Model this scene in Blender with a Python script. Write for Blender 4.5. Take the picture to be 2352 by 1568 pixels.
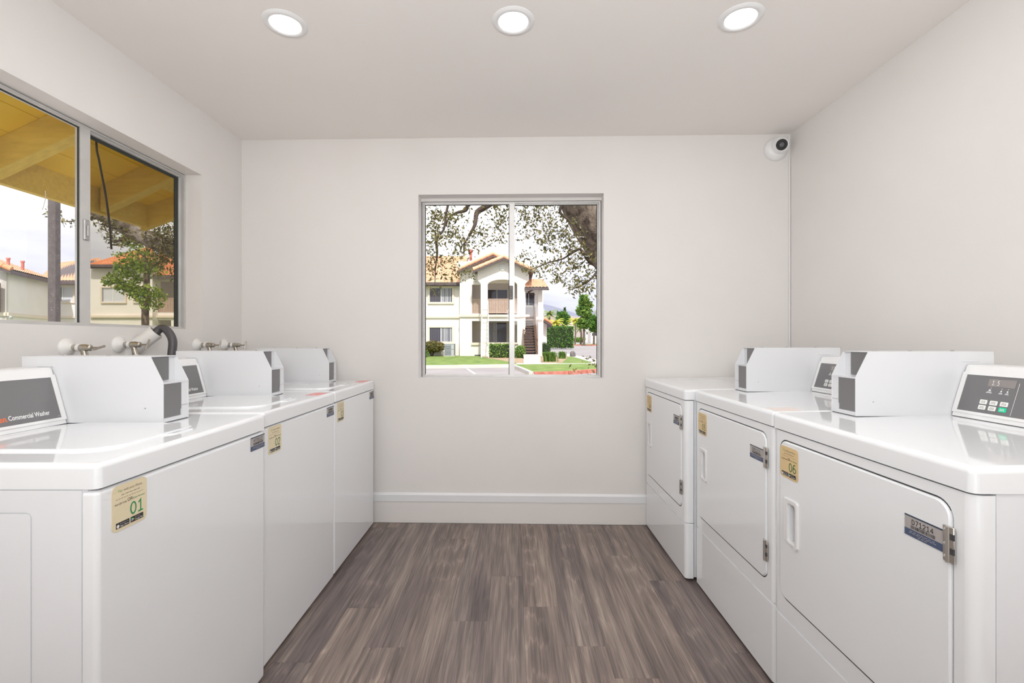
import bpy, bmesh, math, random
import numpy as np
from mathutils import Vector, Matrix
random.seed(7); rng = np.random.default_rng(7)
C = bpy.context.scene.collection
for o in list(bpy.data.objects): bpy.data.objects.remove(o)
PI = math.pi
F, H, VX, VY = 1067.0, 1.18, 1179.0, 780.0          # focal length in pixels, eye height, vanishing point

# ------------------------------------------------------------------ camera, sky, sun, exposure
sc = bpy.context.scene
cam = bpy.data.objects.new('camera', bpy.data.cameras.new('camera')); C.objects.link(cam)
cam.location = (0, 0, H); cam.rotation_euler = (PI / 2, 0, 0)
cam.data.sensor_width = 36; cam.data.lens = F / 2352 * 36
cam.data.shift_x = -3 / 2352; cam.data.shift_y = -4 / 2352
cam.data.clip_start = 0.05; cam.data.clip_end = 2000
sc.camera = cam
sc.view_settings.view_transform = 'Standard'; sc.view_settings.look = 'None'
sc.view_settings.exposure = -0.05; sc.view_settings.gamma = 1.0; sc.view_settings.use_curve_mapping = False
sc.cycles.max_bounces = 10; sc.cycles.diffuse_bounces = 6; sc.cycles.glossy_bounces = 4
sc.cycles.transparent_max_bounces = 16; sc.cycles.sample_clamp_indirect = 6
sc.cycles.use_denoising = True

LAMP_W = 2.3            # watts per ceiling downlight
SUN_E = 4.2
SKY_E = 1.46

wd = bpy.data.worlds.new('sky'); sc.world = wd; wd.use_nodes = True
nt = wd.node_tree; N = nt.nodes; Lk = nt.links
bg = N['Background']; bg.inputs['Strength'].default_value = SKY_E
tc = N.new('ShaderNodeTexCoord'); sep = N.new('ShaderNodeSeparateXYZ'); Lk.new(tc.outputs['Generated'], sep.inputs[0])
rp = N.new('ShaderNodeValToRGB'); Lk.new(sep.outputs['Z'], rp.inputs[0])
rp.color_ramp.elements[0].position = 0.0; rp.color_ramp.elements[0].color = (0.56, 0.58, 0.68, 1)
rp.color_ramp.elements[1].position = 0.22; rp.color_ramp.elements[1].color = (1.0, 1.0, 1.02, 1)
e = rp.color_ramp.elements.new(0.10); e.color = (0.68, 0.69, 0.77, 1)
mp = N.new('ShaderNodeMapping'); mp.inputs['Scale'].default_value = (2.0, 2.0, 7.0); Lk.new(tc.outputs['Generated'], mp.inputs[0])
nz = N.new('ShaderNodeTexNoise'); nz.inputs['Scale'].default_value = 1.6; nz.inputs['Detail'].default_value = 5; Lk.new(mp.outputs[0], nz.inputs[0])
cr = N.new('ShaderNodeValToRGB'); Lk.new(nz.outputs[0], cr.inputs[0])
cr.color_ramp.elements[0].position = 0.38; cr.color_ramp.elements[0].color = (0.78, 0.78, 0.85, 1)
cr.color_ramp.elements[1].position = 0.58; cr.color_ramp.elements[1].color = (1.06, 1.06, 1.06, 1)
mx = N.new('ShaderNodeMix'); mx.data_type = 'RGBA'; mx.blend_type = 'MULTIPLY'; mx.inputs[0].default_value = 1
Lk.new(rp.outputs[0], mx.inputs[6]); Lk.new(cr.outputs[0], mx.inputs[7]); Lk.new(mx.outputs[2], bg.inputs[0])

sun = bpy.data.objects.new('sun', bpy.data.lights.new('sun', 'SUN')); C.objects.link(sun)
sun.data.energy = SUN_E; sun.data.angle = math.radians(2.5); sun.data.color = (1.0, 0.975, 0.94)
sun.rotation_euler = Vector((-0.12, 0.64, -0.76)).to_track_quat('-Z', 'Y').to_euler()

# fill lamp added behind the camera, aimed at the ceiling like bounced flash
bl = bpy.data.objects.new('bounce_light', bpy.data.lights.new('bounce_light', 'AREA')); C.objects.link(bl)
bl.data.shape = 'DISK'; bl.data.size = 0.6; bl.data.energy = 47.0; bl.data.color = (0.97, 0.99, 1.0)
bl.location = (0, -0.5, 1.55); bl.rotation_euler = Vector((0, 0.75, 1.0)).to_track_quat('-Z', 'Y').to_euler()

b2l = bpy.data.objects.new('soft_light', bpy.data.lights.new('soft_light', 'AREA')); C.objects.link(b2l)     # second added fill lamp, standing in for light off the front wall
b2l.data.shape = 'RECTANGLE'; b2l.data.size = 1.6; b2l.data.size_y = 1.8; b2l.data.energy = 9.0; b2l.data.color = (0.97, 0.99, 1.0)
b2l.location = (0, -1.6, 1.0); b2l.rotation_euler = Vector((0, 1, 0)).to_track_quat('-Z', 'Y').to_euler()

# ------------------------------------------------------------------ helpers
def at(x, y, Y):
    """point at depth Y that lies on the sight line of pixel (x, y)"""
    return Vector(((x - VX) * Y / F, Y, H - (y - VY) * Y / F))

def bsdf(name, col, rough=0.5, metal=0.0, spec=0.5, coat=0.0):
    m = bpy.data.materials.new(name); m.use_nodes = True
    b = m.node_tree.nodes['Principled BSDF']
    b.inputs['Base Color'].default_value = (*col, 1); b.inputs['Roughness'].default_value = rough
    b.inputs['Metallic'].default_value = metal; b.inputs['Specular IOR Level'].default_value = spec
    b.inputs['Coat Weight'].default_value = coat; b.inputs['Coat Roughness'].default_value = 0.04
    return m

def mottled(name, c0, c1, scale=4.0, rough=0.6, bump=0.0, bscale=60.0, detail=4, stretch=(1, 1, 1), spec=0.5, coat=0.0, coord='Object', metal=0.0, lo=0.35, hi=0.65, bdist=0.004):
    m = bsdf(name, c0, rough, metal, spec, coat); nt = m.node_tree; N = nt.nodes; L = nt.links; b = N['Principled BSDF']
    tc = N.new('ShaderNodeTexCoord'); mp = N.new('ShaderNodeMapping'); mp.inputs['Scale'].default_value = stretch
    L.new(tc.outputs[coord], mp.inputs[0])
    n = N.new('ShaderNodeTexNoise'); n.inputs['Scale'].default_value = scale; n.inputs['Detail'].default_value = detail; L.new(mp.outputs[0], n.inputs[0])
    r = N.new('ShaderNodeValToRGB'); r.color_ramp.elements[0].color = (*c0, 1); r.color_ramp.elements[1].color = (*c1, 1)
    r.color_ramp.elements[0].position = lo; r.color_ramp.elements[1].position = hi
    L.new(n.outputs[0], r.inputs[0]); L.new(r.outputs[0], b.inputs['Base Color'])
    if bump:
        n2 = N.new('ShaderNodeTexNoise'); n2.inputs['Scale'].default_value = bscale; n2.inputs['Detail'].default_value = 3; L.new(mp.outputs[0], n2.inputs[0])
        bp = N.new('ShaderNodeBump'); bp.inputs['Strength'].default_value = bump; bp.inputs['Distance'].default_value = bdist
        L.new(n2.outputs[0], bp.inputs['Height']); L.new(bp.outputs[0], b.inputs['Normal'])
    return m

def leafy(name, c0, c1, rough=0.55, trans=0.25):
    m = bpy.data.materials.new(name); m.use_nodes = True; nt = m.node_tree; N = nt.nodes; L = nt.links
    b = N['Principled BSDF']; b.inputs['Roughness'].default_value = rough
    g = N.new('ShaderNodeNewGeometry'); r = N.new('ShaderNodeValToRGB')
    r.color_ramp.elements[0].color = (*c0, 1); r.color_ramp.elements[1].color = (*c1, 1)
    L.new(g.outputs['Random Per Island'], r.inputs[0]); L.new(r.outputs[0], b.inputs['Base Color'])
    t = N.new('ShaderNodeBsdfTranslucent'); L.new(r.outputs[0], t.inputs[0])
    mxs = N.new('ShaderNodeMixShader'); mxs.inputs[0].default_value = trans
    L.new(b.outputs[0], mxs.inputs[1]); L.new(t.outputs[0], mxs.inputs[2]); L.new(mxs.outputs[0], N['Material Output'].inputs[0])
    return m

def glassy(name, tint=(0.97, 0.98, 0.97), refl=0.6):
    m = bpy.data.materials.new(name); m.use_nodes = True; nt = m.node_tree; N = nt.nodes; L = nt.links
    N.remove(N['Principled BSDF'])
    t = N.new('ShaderNodeBsdfTransparent'); t.inputs[0].default_value = (*tint, 1)
    g = N.new('ShaderNodeBsdfGlossy'); g.inputs['Roughness'].default_value = 0.0
    f = N.new('ShaderNodeFresnel'); f.inputs[0].default_value = 1.5
    k = N.new('ShaderNodeMath'); k.operation = 'MULTIPLY'; k.inputs[1].default_value = refl; L.new(f.outputs[0], k.inputs[0])
    mxs = N.new('ShaderNodeMixShader'); L.new(k.outputs[0], mxs.inputs[0]); L.new(t.outputs[0], mxs.inputs[1]); L.new(g.outputs[0], mxs.inputs[2])
    L.new(mxs.outputs[0], N['Material Output'].inputs[0]); return m

def glow(name, col, e):
    m = bsdf(name, (0.9, 0.9, 0.9), 0.4); b = m.node_tree.nodes['Principled BSDF']
    b.inputs['Emission Color'].default_value = (*col, 1); b.inputs['Emission Strength'].default_value = e; return m

def box(bm, lo, hi, bev=0.0, seg=2, edges=None):
    x0, y0, z0 = lo; x1, y1, z1 = hi
    v = [bm.verts.new(p) for p in ((x0,y0,z0),(x1,y0,z0),(x1,y1,z0),(x0,y1,z0),(x0,y0,z1),(x1,y0,z1),(x1,y1,z1),(x0,y1,z1))]
    fs = [bm.faces.new([v[i] for i in q]) for q in ((0,3,2,1),(4,5,6,7),(0,1,5,4),(1,2,6,5),(2,3,7,6),(3,0,4,7))]
    if bev:
        es = list({e for f in fs for e in f.edges})
        if edges: es = [e for e in es if edges((e.verts[0].co + e.verts[1].co) / 2, e.verts[1].co - e.verts[0].co)]
        bmesh.ops.bevel(bm, geom=es, offset=bev, segments=seg, affect='EDGES', profile=0.5, clamp_overlap=True)
    return bm

def prism(bm, pts, fn, a, b):
    """extrude the outline pts (2-D) between a and b; fn(u, v, w) -> point"""
    A = [bm.verts.new(fn(u, v, a)) for u, v in pts]; B = [bm.verts.new(fn(u, v, b)) for u, v in pts]
    n = len(pts); fs = [bm.faces.new(A), bm.faces.new(B[::-1])]
    for i in range(n): fs.append(bm.faces.new((A[i], B[i], B[(i+1) % n], A[(i+1) % n])))
    bmesh.ops.recalc_face_normals(bm, faces=fs); return bm

def plate(bm, outer, holes, fn, a, b):
    """a flat plate with holes cut through it"""
    loops = []
    for lp in [outer] + holes:
        vs = [bm.verts.new(fn(u, v, a)) for u, v in lp]
        loops.append((lp, vs, [bm.edges.new((vs[i], vs[(i+1) % len(vs)])) for i in range(len(vs))]))
    r = bmesh.ops.triangle_fill(bm, use_beauty=True, use_dissolve=False, edges=[e for l in loops for e in l[2]])
    front = [g for g in r['geom'] if isinstance(g, bmesh.types.BMFace)]
    mp = {}; fs = list(front)
    for lp, vs, es in loops:
        for (u, v), q in zip(lp, vs): mp[q] = bm.verts.new(fn(u, v, b))
    for f in front: fs.append(bm.faces.new([mp[q] for q in reversed(f.verts)]))
    for lp, vs, es in loops:
        for i in range(len(vs)):
            j = (i + 1) % len(vs); fs.append(bm.faces.new((vs[i], vs[j], mp[vs[j]], mp[vs[i]])))
    bmesh.ops.recalc_face_normals(bm, faces=fs); return bm

def rr(x0, y0, x1, y1, r, n=5):
    out = []
    for cx, cy, a0 in ((x1-r, y0+r, -90), (x1-r, y1-r, 0), (x0+r, y1-r, 90), (x0+r, y0+r, 180)):
        for k in range(n + 1):
            a = math.radians(a0 + 90 * k / n); out.append((cx + r * math.cos(a), cy + r * math.sin(a)))
    return out
def rect(x0, y0, x1, y1): return [(x0, y0), (x1, y0), (x1, y1), (x0, y1)]

def tube(bm, pts, radii, n=12, cap=True):
    pts = [Vector(p) for p in pts]
    if not hasattr(radii, '__len__'): radii = [radii] * len(pts)
    rings = []; prev = None
    for i, p in enumerate(pts):
        t = (pts[min(i+1, len(pts)-1)] - pts[max(i-1, 0)]).normalized()
        if prev is None:
            a = Vector((0, 0, 1)) if abs(t.z) < 0.9 else Vector((1, 0, 0)); prev = t.cross(a).normalized()
        u = (prev - t * prev.dot(t)).normalized(); prev = u; w = t.cross(u)
        rings.append([bm.verts.new(p + (u * math.cos(2*PI*k/n) + w * math.sin(2*PI*k/n)) * radii[i]) for k in range(n)])
    for a, b in zip(rings, rings[1:]):
        for k in range(n): bm.faces.new((a[k], a[(k+1) % n], b[(k+1) % n], b[k]))
    if cap: bm.faces.new(rings[0][::-1]); bm.faces.new(rings[-1])
    return bm

def smooth_path(pts, k=6):
    pts = [Vector(p) for p in pts]; out = []
    P = [pts[0]*2 - pts[1]] + pts + [pts[-1]*2 - pts[-2]]
    for i in range(1, len(P) - 2):
        for j in range(k):
            t = j / k; a, b, c, d = P[i-1], P[i], P[i+1], P[i+2]
            out.append(0.5 * ((2*b) + (c - a)*t + (2*a - 5*b + 4*c - d)*t*t + (3*b - a - 3*c + d)*t**3))
    out.append(pts[-1]); return out

def lathe(bm, prof, M=Matrix.Identity(4), n=32):
    """profile of (radius, height) about +Z, then moved by M"""
    rings = []
    for r, h in prof:
        if r < 1e-6: rings.append([bm.verts.new(M @ Vector((0, 0, h)))])
        else: rings.append([bm.verts.new(M @ Vector((r*math.cos(2*PI*k/n), r*math.sin(2*PI*k/n), h))) for k in range(n)])
    fs = []
    for a, b in zip(rings, rings[1:]):
        for k in range(n):
            j = (k + 1) % n
            if len(a) == 1 and len(b) == 1: continue
            if len(a) == 1: fs.append(bm.faces.new((a[0], b[j], b[k])))
            elif len(b) == 1: fs.append(bm.faces.new((a[k], a[j], b[0])))
            else: fs.append(bm.faces.new((a[k], a[j], b[j], b[k])))
    bmesh.ops.recalc_face_normals(bm, faces=fs); return bm

def obj(name, bm, mat, parent=None, M=None, smooth=None, wn=False, kind=None, label=None):
    if M is not None:
        bm.transform(M)
        if M.determinant() < 0: bmesh.ops.reverse_faces(bm, faces=bm.faces[:])
    me = bpy.data.meshes.new(name); bm.to_mesh(me); bm.free()
    me.materials.append(mat)
    o = bpy.data.objects.new(name, me); C.objects.link(o)
    if smooth is not None:
        me.polygons.foreach_set('use_smooth', [True] * len(me.polygons)); me.set_sharp_from_angle(angle=math.radians(smooth))
    if wn:
        md = o.modifiers.new('normals', 'WEIGHTED_NORMAL'); md.keep_sharp = True
    if parent is not None: o.parent = parent
    if kind: o['kind'] = kind
    if label: o['label'] = label
    return o

def raw(name, V, Fc, mat, parent=None, kind=None):
    me = bpy.data.meshes.new(name); me.from_pydata([tuple(v) for v in V], [], Fc); me.materials.append(mat)
    o = bpy.data.objects.new(name, me); C.objects.link(o)
    if parent is not None: o.parent = parent
    if kind: o['kind'] = kind
    return o

def tag(o, label, cat=None, group=None, kind=None):
    o['label'] = label
    if cat: o['category'] = cat
    if group: o['group'] = group
    if kind: o['kind'] = kind
    return o

def thing(name, label, cat, loc=(0, 0, 0), group=None):
    o = bpy.data.objects.new(name, None); C.objects.link(o); o.location = loc; o.empty_display_size = 0.1
    return tag(o, label, cat, group)

_STROKE = {   # plain sans figures and capitals as strokes in a 0.6 x 1 cell
 '0': [[(.30+.24*math.cos(a), .5+.46*math.sin(a)) for a in np.linspace(0, 2*PI, 25)]], '1': [[(.10,.76),(.32,.96),(.32,.04)],[(.08,.04),(.54,.04)]],
 '2': [[(.07,.74),(.12,.88),(.28,.96),(.44,.90),(.51,.74),(.46,.56),(.07,.04),(.54,.04)]],
 '3': [[(.08,.84),(.18,.94),(.34,.96),(.48,.88),(.51,.74),(.45,.60),(.26,.53)],[(.26,.53),(.46,.46),(.53,.30),(.47,.13),(.32,.04),(.16,.06),(.06,.16)]],
 '4': [[(.42,.04),(.42,.96),(.05,.30)], [(.03,.30),(.56,.30)]], '5': [[(.50,.96),(.14,.96),(.11,.55),(.28,.60),(.45,.54),(.53,.34),(.47,.14),(.30,.04),(.14,.06),(.06,.14)]],
 '6': [[(.47,.92),(.30,.96),(.15,.84),(.08,.58),(.07,.32)], [(.30-.23*math.cos(a), .31+.27*math.sin(a)) for a in np.linspace(0, 2*PI, 21)]],
 '7': [[(.06,.96),(.53,.96),(.22,.04)]], 'D': [[(.08,.04),(.08,.96),(.26,.96),(.44,.86),(.54,.66),(.54,.34),(.44,.14),(.26,.04),(.08,.04)]],
 'W': [[(.0,.96),(.16,.04),(.31,.80),(.46,.04),(.62,.96)]], '.': [[(.24,.02),(.24,.09)]]}
_txt = {}
def text_geo(s, bold=False):
    """outline of a line of text as (verts, faces), lower left at 0,0 and cap height 1"""
    if (s, bold) in _txt: return _txt[(s, bold)]
    cu = bpy.data.curves.new('lettering', 'FONT'); cu.body = s; cu.size = 1; cu.resolution_u = 3; cu.offset = 0.016 if bold else 0.0
    o = bpy.data.objects.new('lettering', cu); C.objects.link(o)
    bpy.context.view_layer.update()
    me = bpy.data.meshes.new_from_object(o.evaluated_get(bpy.context.evaluated_depsgraph_get()))
    V = [(v.co.x, v.co.y) for v in me.vertices]; Fc = [tuple(p.vertices) for p in me.polygons]
    bpy.data.objects.remove(o); bpy.data.meshes.remove(me)
    x0 = min(v[0] for v in V); V = [((x - x0), y) for x, y in V]
    _txt[(s, bold)] = (V, Fc); return V, Fc

class Print:
    """flat print: polygons and lines of text in a (u, v) plane"""
    def __init__(s): s.V = []; s.F = []
    def poly(s, pts):
        n = len(s.V); s.V += pts; s.F.append(tuple(range(n, n + len(pts)))); return s
    def rect(s, a, b, c, d): return s.poly(rect(a, b, c, d))
    def text(s, t, u, v, h, width=None, align='l', bold=False):
        V, Fc = text_geo(t, bold); xm = max(p[0] for p in V); k = h / 0.73
        kx = (width / xm) if width else k
        off = {'l': 0, 'c': -xm * kx / 2, 'r': -xm * kx}[align]
        n = len(s.V); s.V += [(u + off + x * kx, v + y * k) for x, y in V]; s.F += [tuple(i + n for i in f) for f in Fc]; return s
    def figures(s, t, u, v, h, width, wt=0.10):
        k = width / (len(t) * 0.68); st = wt * h / 2
        for i, ch in enumerate(t):
            for pi, path in enumerate(_STROKE[ch]):
                q = [np.array((u + (i*0.68 + x)*k, v + y*h)) for x, y in path]; m = len(q); closed = np.allclose(q[0], q[-1]); n0 = len(s.V)
                for a in range(m):
                    d0 = q[a] - q[a-1] if a else (q[-1] - q[-2] if closed else q[1] - q[0]); d1 = q[a+1] - q[a] if a < m - 1 else (q[1] - q[0] if closed else q[-1] - q[-2])
                    d0 = d0 / np.linalg.norm(d0); d1 = d1 / np.linalg.norm(d1); tt = d0 + d1; tt = tt / max(1e-6, np.linalg.norm(tt)); nn = np.array((-tt[1], tt[0])); w = st / max(0.5, abs(float(np.dot(nn, (-d1[1], d1[0])))))
                    s.V += [(*(q[a] + nn*w), pi*0.00006), (*(q[a] - nn*w), pi*0.00006)]
                s.F += [(n0 + 2*a, n0 + 2*a + 1, n0 + 2*a + 3, n0 + 2*a + 2) for a in range(m - 1)]
        return s
    def words(s, u0, u1, v, h, n):
        """a line of print too small to read, as n short strokes"""
        w = (u1 - u0) / n; r = random.Random(n * 7 + int(v * 1e5))
        for i in range(n): s.rect(u0 + i*w, v, u0 + i*w + w * (0.6 + 0.25 * r.random()), v + h)
        return s
    def build(s, name, mat, parent, fr, lift=0.0004):
        O, U, W = fr; Nn = U.cross(W).normalized() * lift
        n1 = U.cross(W).normalized(); return raw(name, [O + U*p[0] + W*p[1] + Nn + n1*(p[2] if len(p) > 2 else 0) for p in s.V], s.F, mat, parent)

def foliage(name, P, size, mat, parent, aspect=0.5, jitter=0.35, droop=0.0):
    """P: (n,3) leaf positions; every leaf a folded blade"""
    P = np.asarray(P, float); n = len(P)
    d = rng.normal(size=(n, 3)); d[:, 2] -= droop; d /= np.linalg.norm(d, axis=1)[:, None]
    e = rng.normal(size=(n, 3)); e -= (e*d).sum(1)[:, None]*d; e /= np.linalg.norm(e, axis=1)[:, None]
    nn = np.cross(d, e); sz = (size * (1 + jitter*rng.normal(size=n)).clip(0.4, 1.8))[:, None]
    w = sz * aspect * 0.5
    V = np.stack([P, P + d*sz*0.45 + e*w + nn*w*0.4, P + d*sz, P + d*sz*0.45 - e*w + nn*w*0.4], 1).reshape(-1, 3)
    idx = np.arange(n)[:, None]*4
    Fc = np.concatenate([idx + np.array([0, 1, 2]), idx + np.array([0, 2, 3])], 1).reshape(-1, 3)
    me = bpy.data.meshes.new(name); me.vertices.add(len(V)); me.vertices.foreach_set('co', V.ravel())
    me.loops.add(Fc.size); me.loops.foreach_set('vertex_index', Fc.ravel().astype(np.int32))
    me.polygons.add(len(Fc)); me.polygons.foreach_set('loop_start', np.arange(len(Fc), dtype=np.int32)*3)
    me.update(calc_edges=True); me.validate(); me.materials.append(mat)
    o = bpy.data.objects.new(name, me); C.objects.link(o); o['kind'] = 'stuff'
    if parent is not None: o.parent = parent
    return o

def blob(c, r, n):
    p = rng.normal(size=(n, 3)); p /= np.linalg.norm(p, axis=1)[:, None]
    return np.asarray(c) + p * (rng.random(n) ** 0.33)[:, None] * np.asarray(r)
def shell(c, r, n, t=0.12):
    p = rng.normal(size=(n, 3)); p /= np.linalg.norm(p, axis=1)[:, None]
    return np.asarray(c) + p * (1 - t*rng.random(n))[:, None] * np.asarray(r)

# ------------------------------------------------------------------ materials
M_wall = mottled('painted_wall', (0.755, 0.730, 0.708), (0.775, 0.75, 0.73), 2.0, 0.55, 0.06, 160)
M_ceil = mottled('painted_ceiling', (0.850, 0.815, 0.785), (0.865, 0.83, 0.80), 1.5, 0.6, 0.05, 120)
M_trim = bsdf('white_trim', (0.78, 0.79, 0.81), 0.35)
M_white = bsdf('white_enamel', (0.85, 0.87, 0.89), 0.10, spec=0.5, coat=0.5)
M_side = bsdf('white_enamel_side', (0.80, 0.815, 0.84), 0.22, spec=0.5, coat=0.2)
M_plastic = bsdf('white_plastic', (0.80, 0.80, 0.80), 0.3)
M_powder = bsdf('white_powder_coat', (0.70, 0.71, 0.73), 0.35)
M_panel = mottled('charcoal_panel', (0.165, 0.16, 0.165), (0.18, 0.175, 0.18), 3, 0.32)
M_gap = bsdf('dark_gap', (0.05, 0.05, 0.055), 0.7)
M_alu = mottled('aluminium_frame', (0.60, 0.59, 0.575), (0.66, 0.65, 0.635), 9, 0.38, metal=0.35)
M_alu2 = mottled('worn_aluminium', (0.42, 0.41, 0.40), (0.52, 0.51, 0.50), 14, 0.4, metal=0.6)
M_seal = bsdf('black_seal', (0.03, 0.035, 0.03), 0.6)
M_glass = glassy('clear_glass', (0.99, 0.99, 0.985), 0.07)
M_glass2 = glassy('grey_tinted_glass', (0.76, 0.74, 0.69), 0.08)
M_brass = mottled('dull_brass', (0.36, 0.33, 0.28), (0.52, 0.49, 0.43), 40, 0.32, metal=0.85)
M_pvc = mottled('white_pipe', (0.74, 0.72, 0.69), (0.80, 0.79, 0.77), 10, 0.4)
M_hose = bsdf('dark_grey_hose', (0.075, 0.07, 0.075), 0.42)
M_steel = bsdf('hinge_steel', (0.55, 0.52, 0.48), 0.3, metal=0.9)
M_cream = mottled('cream_sticker', (0.76, 0.66, 0.45), (0.78, 0.69, 0.49), 6, 0.5)
M_tan = mottled('tan_sticker', (0.72, 0.53, 0.27), (0.74, 0.56, 0.31), 6, 0.5)
M_green = bsdf('green_ink', (0.02, 0.27, 0.10), 0.5)
M_green2 = bsdf('dark_green_ink', (0.06, 0.17, 0.04), 0.5)
M_lime = bsdf('light_green_ink', (0.30, 0.52, 0.22), 0.5)
M_ink = bsdf('black_ink', (0.025, 0.023, 0.022), 0.5)
M_ink2 = bsdf('grey_ink', (0.27, 0.23, 0.18), 0.5)
M_wink = bsdf('white_ink', (0.85, 0.85, 0.85), 0.5)
M_orange = bsdf('orange_ink', (0.90, 0.17, 0.05), 0.5)
M_blue = bsdf('label_blue', (0.065, 0.095, 0.175), 0.45)
M_navy = bsdf('label_navy', (0.035, 0.06, 0.10), 0.45)
M_silver = bsdf('label_silver', (0.42, 0.39, 0.38), 0.4)
M_pblue = bsdf('play_blue', (0.10, 0.55, 0.75), 0.5); M_pyel = bsdf('play_yellow', (0.85, 0.62, 0.06), 0.5)
M_pred = bsdf('play_red', (0.75, 0.10, 0.08), 0.5); M_pgrn = bsdf('play_green', (0.08, 0.50, 0.18), 0.5)
M_red = mottled('red_notice', (0.78, 0.32, 0.32), (0.80, 0.38, 0.37), 30, 0.5)
M_pale = mottled('faded_notice', (0.80, 0.70, 0.66), (0.80, 0.74, 0.71), 30, 0.5)
M_lcd = bsdf('display_window', (0.26, 0.235, 0.225), 0.15)
M_key = bsdf('white_key', (0.85, 0.86, 0.84), 0.4); M_gkey = bsdf('green_key', (0.0, 0.62, 0.33), 0.4)
M_lens = bsdf('black_lens', (0.012, 0.012, 0.012), 0.12); M_lens2 = bsdf('grey_lens', (0.12, 0.12, 0.125), 0.1)
M_lamp = glow('lamp_diffuser', (1.0, 0.985, 0.96), 5.0)
M_stucco = mottled('cream_stucco', (0.81, 0.755, 0.705), (0.85, 0.80, 0.755), 0.8, 0.9, 0.2, 25)
M_stucco2 = mottled('beige_stucco_trim', (0.76, 0.64, 0.53), (0.80, 0.69, 0.58), 0.8, 0.9)
M_roof = mottled('terracotta_tile', (0.68, 0.25, 0.105), (0.76, 0.36, 0.18), 2.2, 0.75, detail=6)
M_roof2 = mottled('pale_terracotta_tile', (0.74, 0.41, 0.25), (0.80, 0.53, 0.36), 2.2, 0.75, detail=6)
M_fascia = mottled('brown_fascia', (0.095, 0.07, 0.075), (0.13, 0.10, 0.10), 3, 0.7)
M_wood = mottled('brown_wood', (0.13, 0.07, 0.042), (0.20, 0.115, 0.07), 6, 0.7)
M_rail = mottled('tan_railing', (0.50, 0.36, 0.28), (0.56, 0.42, 0.34), 6, 0.7)
M_dglass = bsdf('dark_window_glass', (0.055, 0.05, 0.065), 0.06, spec=0.8)
M_blind = bsdf('pale_blind', (0.62, 0.62, 0.66), 0.6)
M_bark = mottled('grey_brown_bark', (0.075, 0.055, 0.04), (0.24, 0.19, 0.145), 14, 0.9, 1.0, 16, stretch=(1, 1, 0.45), detail=10, lo=0.38, hi=0.62, bdist=0.05)
M_bark2 = mottled('pale_bark', (0.13, 0.10, 0.08), (0.42, 0.37, 0.33), 7, 0.9, 1.0, 16, detail=10, lo=0.38, hi=0.60, bdist=0.05)
M_twig = bsdf('twig_bark', (0.085, 0.06, 0.045), 0.9)
M_asph = mottled('asphalt', (0.30, 0.275, 0.275), (0.36, 0.33, 0.33), 0.5, 0.9, 0.3, 40, detail=8)
M_conc = mottled('pale_concrete', (0.56, 0.52, 0.46), (0.62, 0.585, 0.53), 1.5, 0.9, 0.2, 30)
M_redcurb = mottled('red_painted_curb', (0.45, 0.13, 0.09), (0.62, 0.25, 0.19), 5, 0.8)
M_lawn = mottled('lawn_grass', (0.105, 0.19, 0.028), (0.235, 0.31, 0.075), 1.8, 0.9, 0.8, 40, detail=10)
M_paint = bsdf('road_paint', (0.85, 0.85, 0.82), 0.7)
M_metal = mottled('grey_condenser', (0.24, 0.26, 0.28), (0.30, 0.32, 0.34), 6, 0.5)
M_ochre = mottled('ochre_painted_wood', (0.58, 0.41, 0.045), (0.68, 0.49, 0.07), 7, 0.7, 0.3, 30, stretch=(1, 6, 6), detail=8)
M_ochre2 = mottled('ochre_board', (0.80, 0.53, 0.018), (0.85, 0.58, 0.03), 3, 0.7, detail=6)
M_post = mottled('brown_steel', (0.085, 0.07, 0.065), (0.12, 0.10, 0.095), 18, 0.5)
L_olive = leafy('olive_leaf', (0.065, 0.07, 0.02), (0.27, 0.23, 0.075))
L_green = leafy('green_leaf', (0.05, 0.16, 0.02), (0.30, 0.44, 0.08))
L_dark = leafy('dark_leaf', (0.02, 0.05, 0.015), (0.10, 0.18, 0.05))
L_hedge = leafy('hedge_leaf', (0.03, 0.11, 0.01), (0.16, 0.34, 0.04))
L_brown = leafy('olive_brown_leaf', (0.10, 0.08, 0.02), (0.30, 0.26, 0.07))
L_yel = leafy('yellow_leaf', (0.45, 0.42, 0.04), (0.62, 0.60, 0.08))
L_palm = leafy('palm_leaf', (0.10, 0.18, 0.03), (0.34, 0.40, 0.10))

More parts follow.
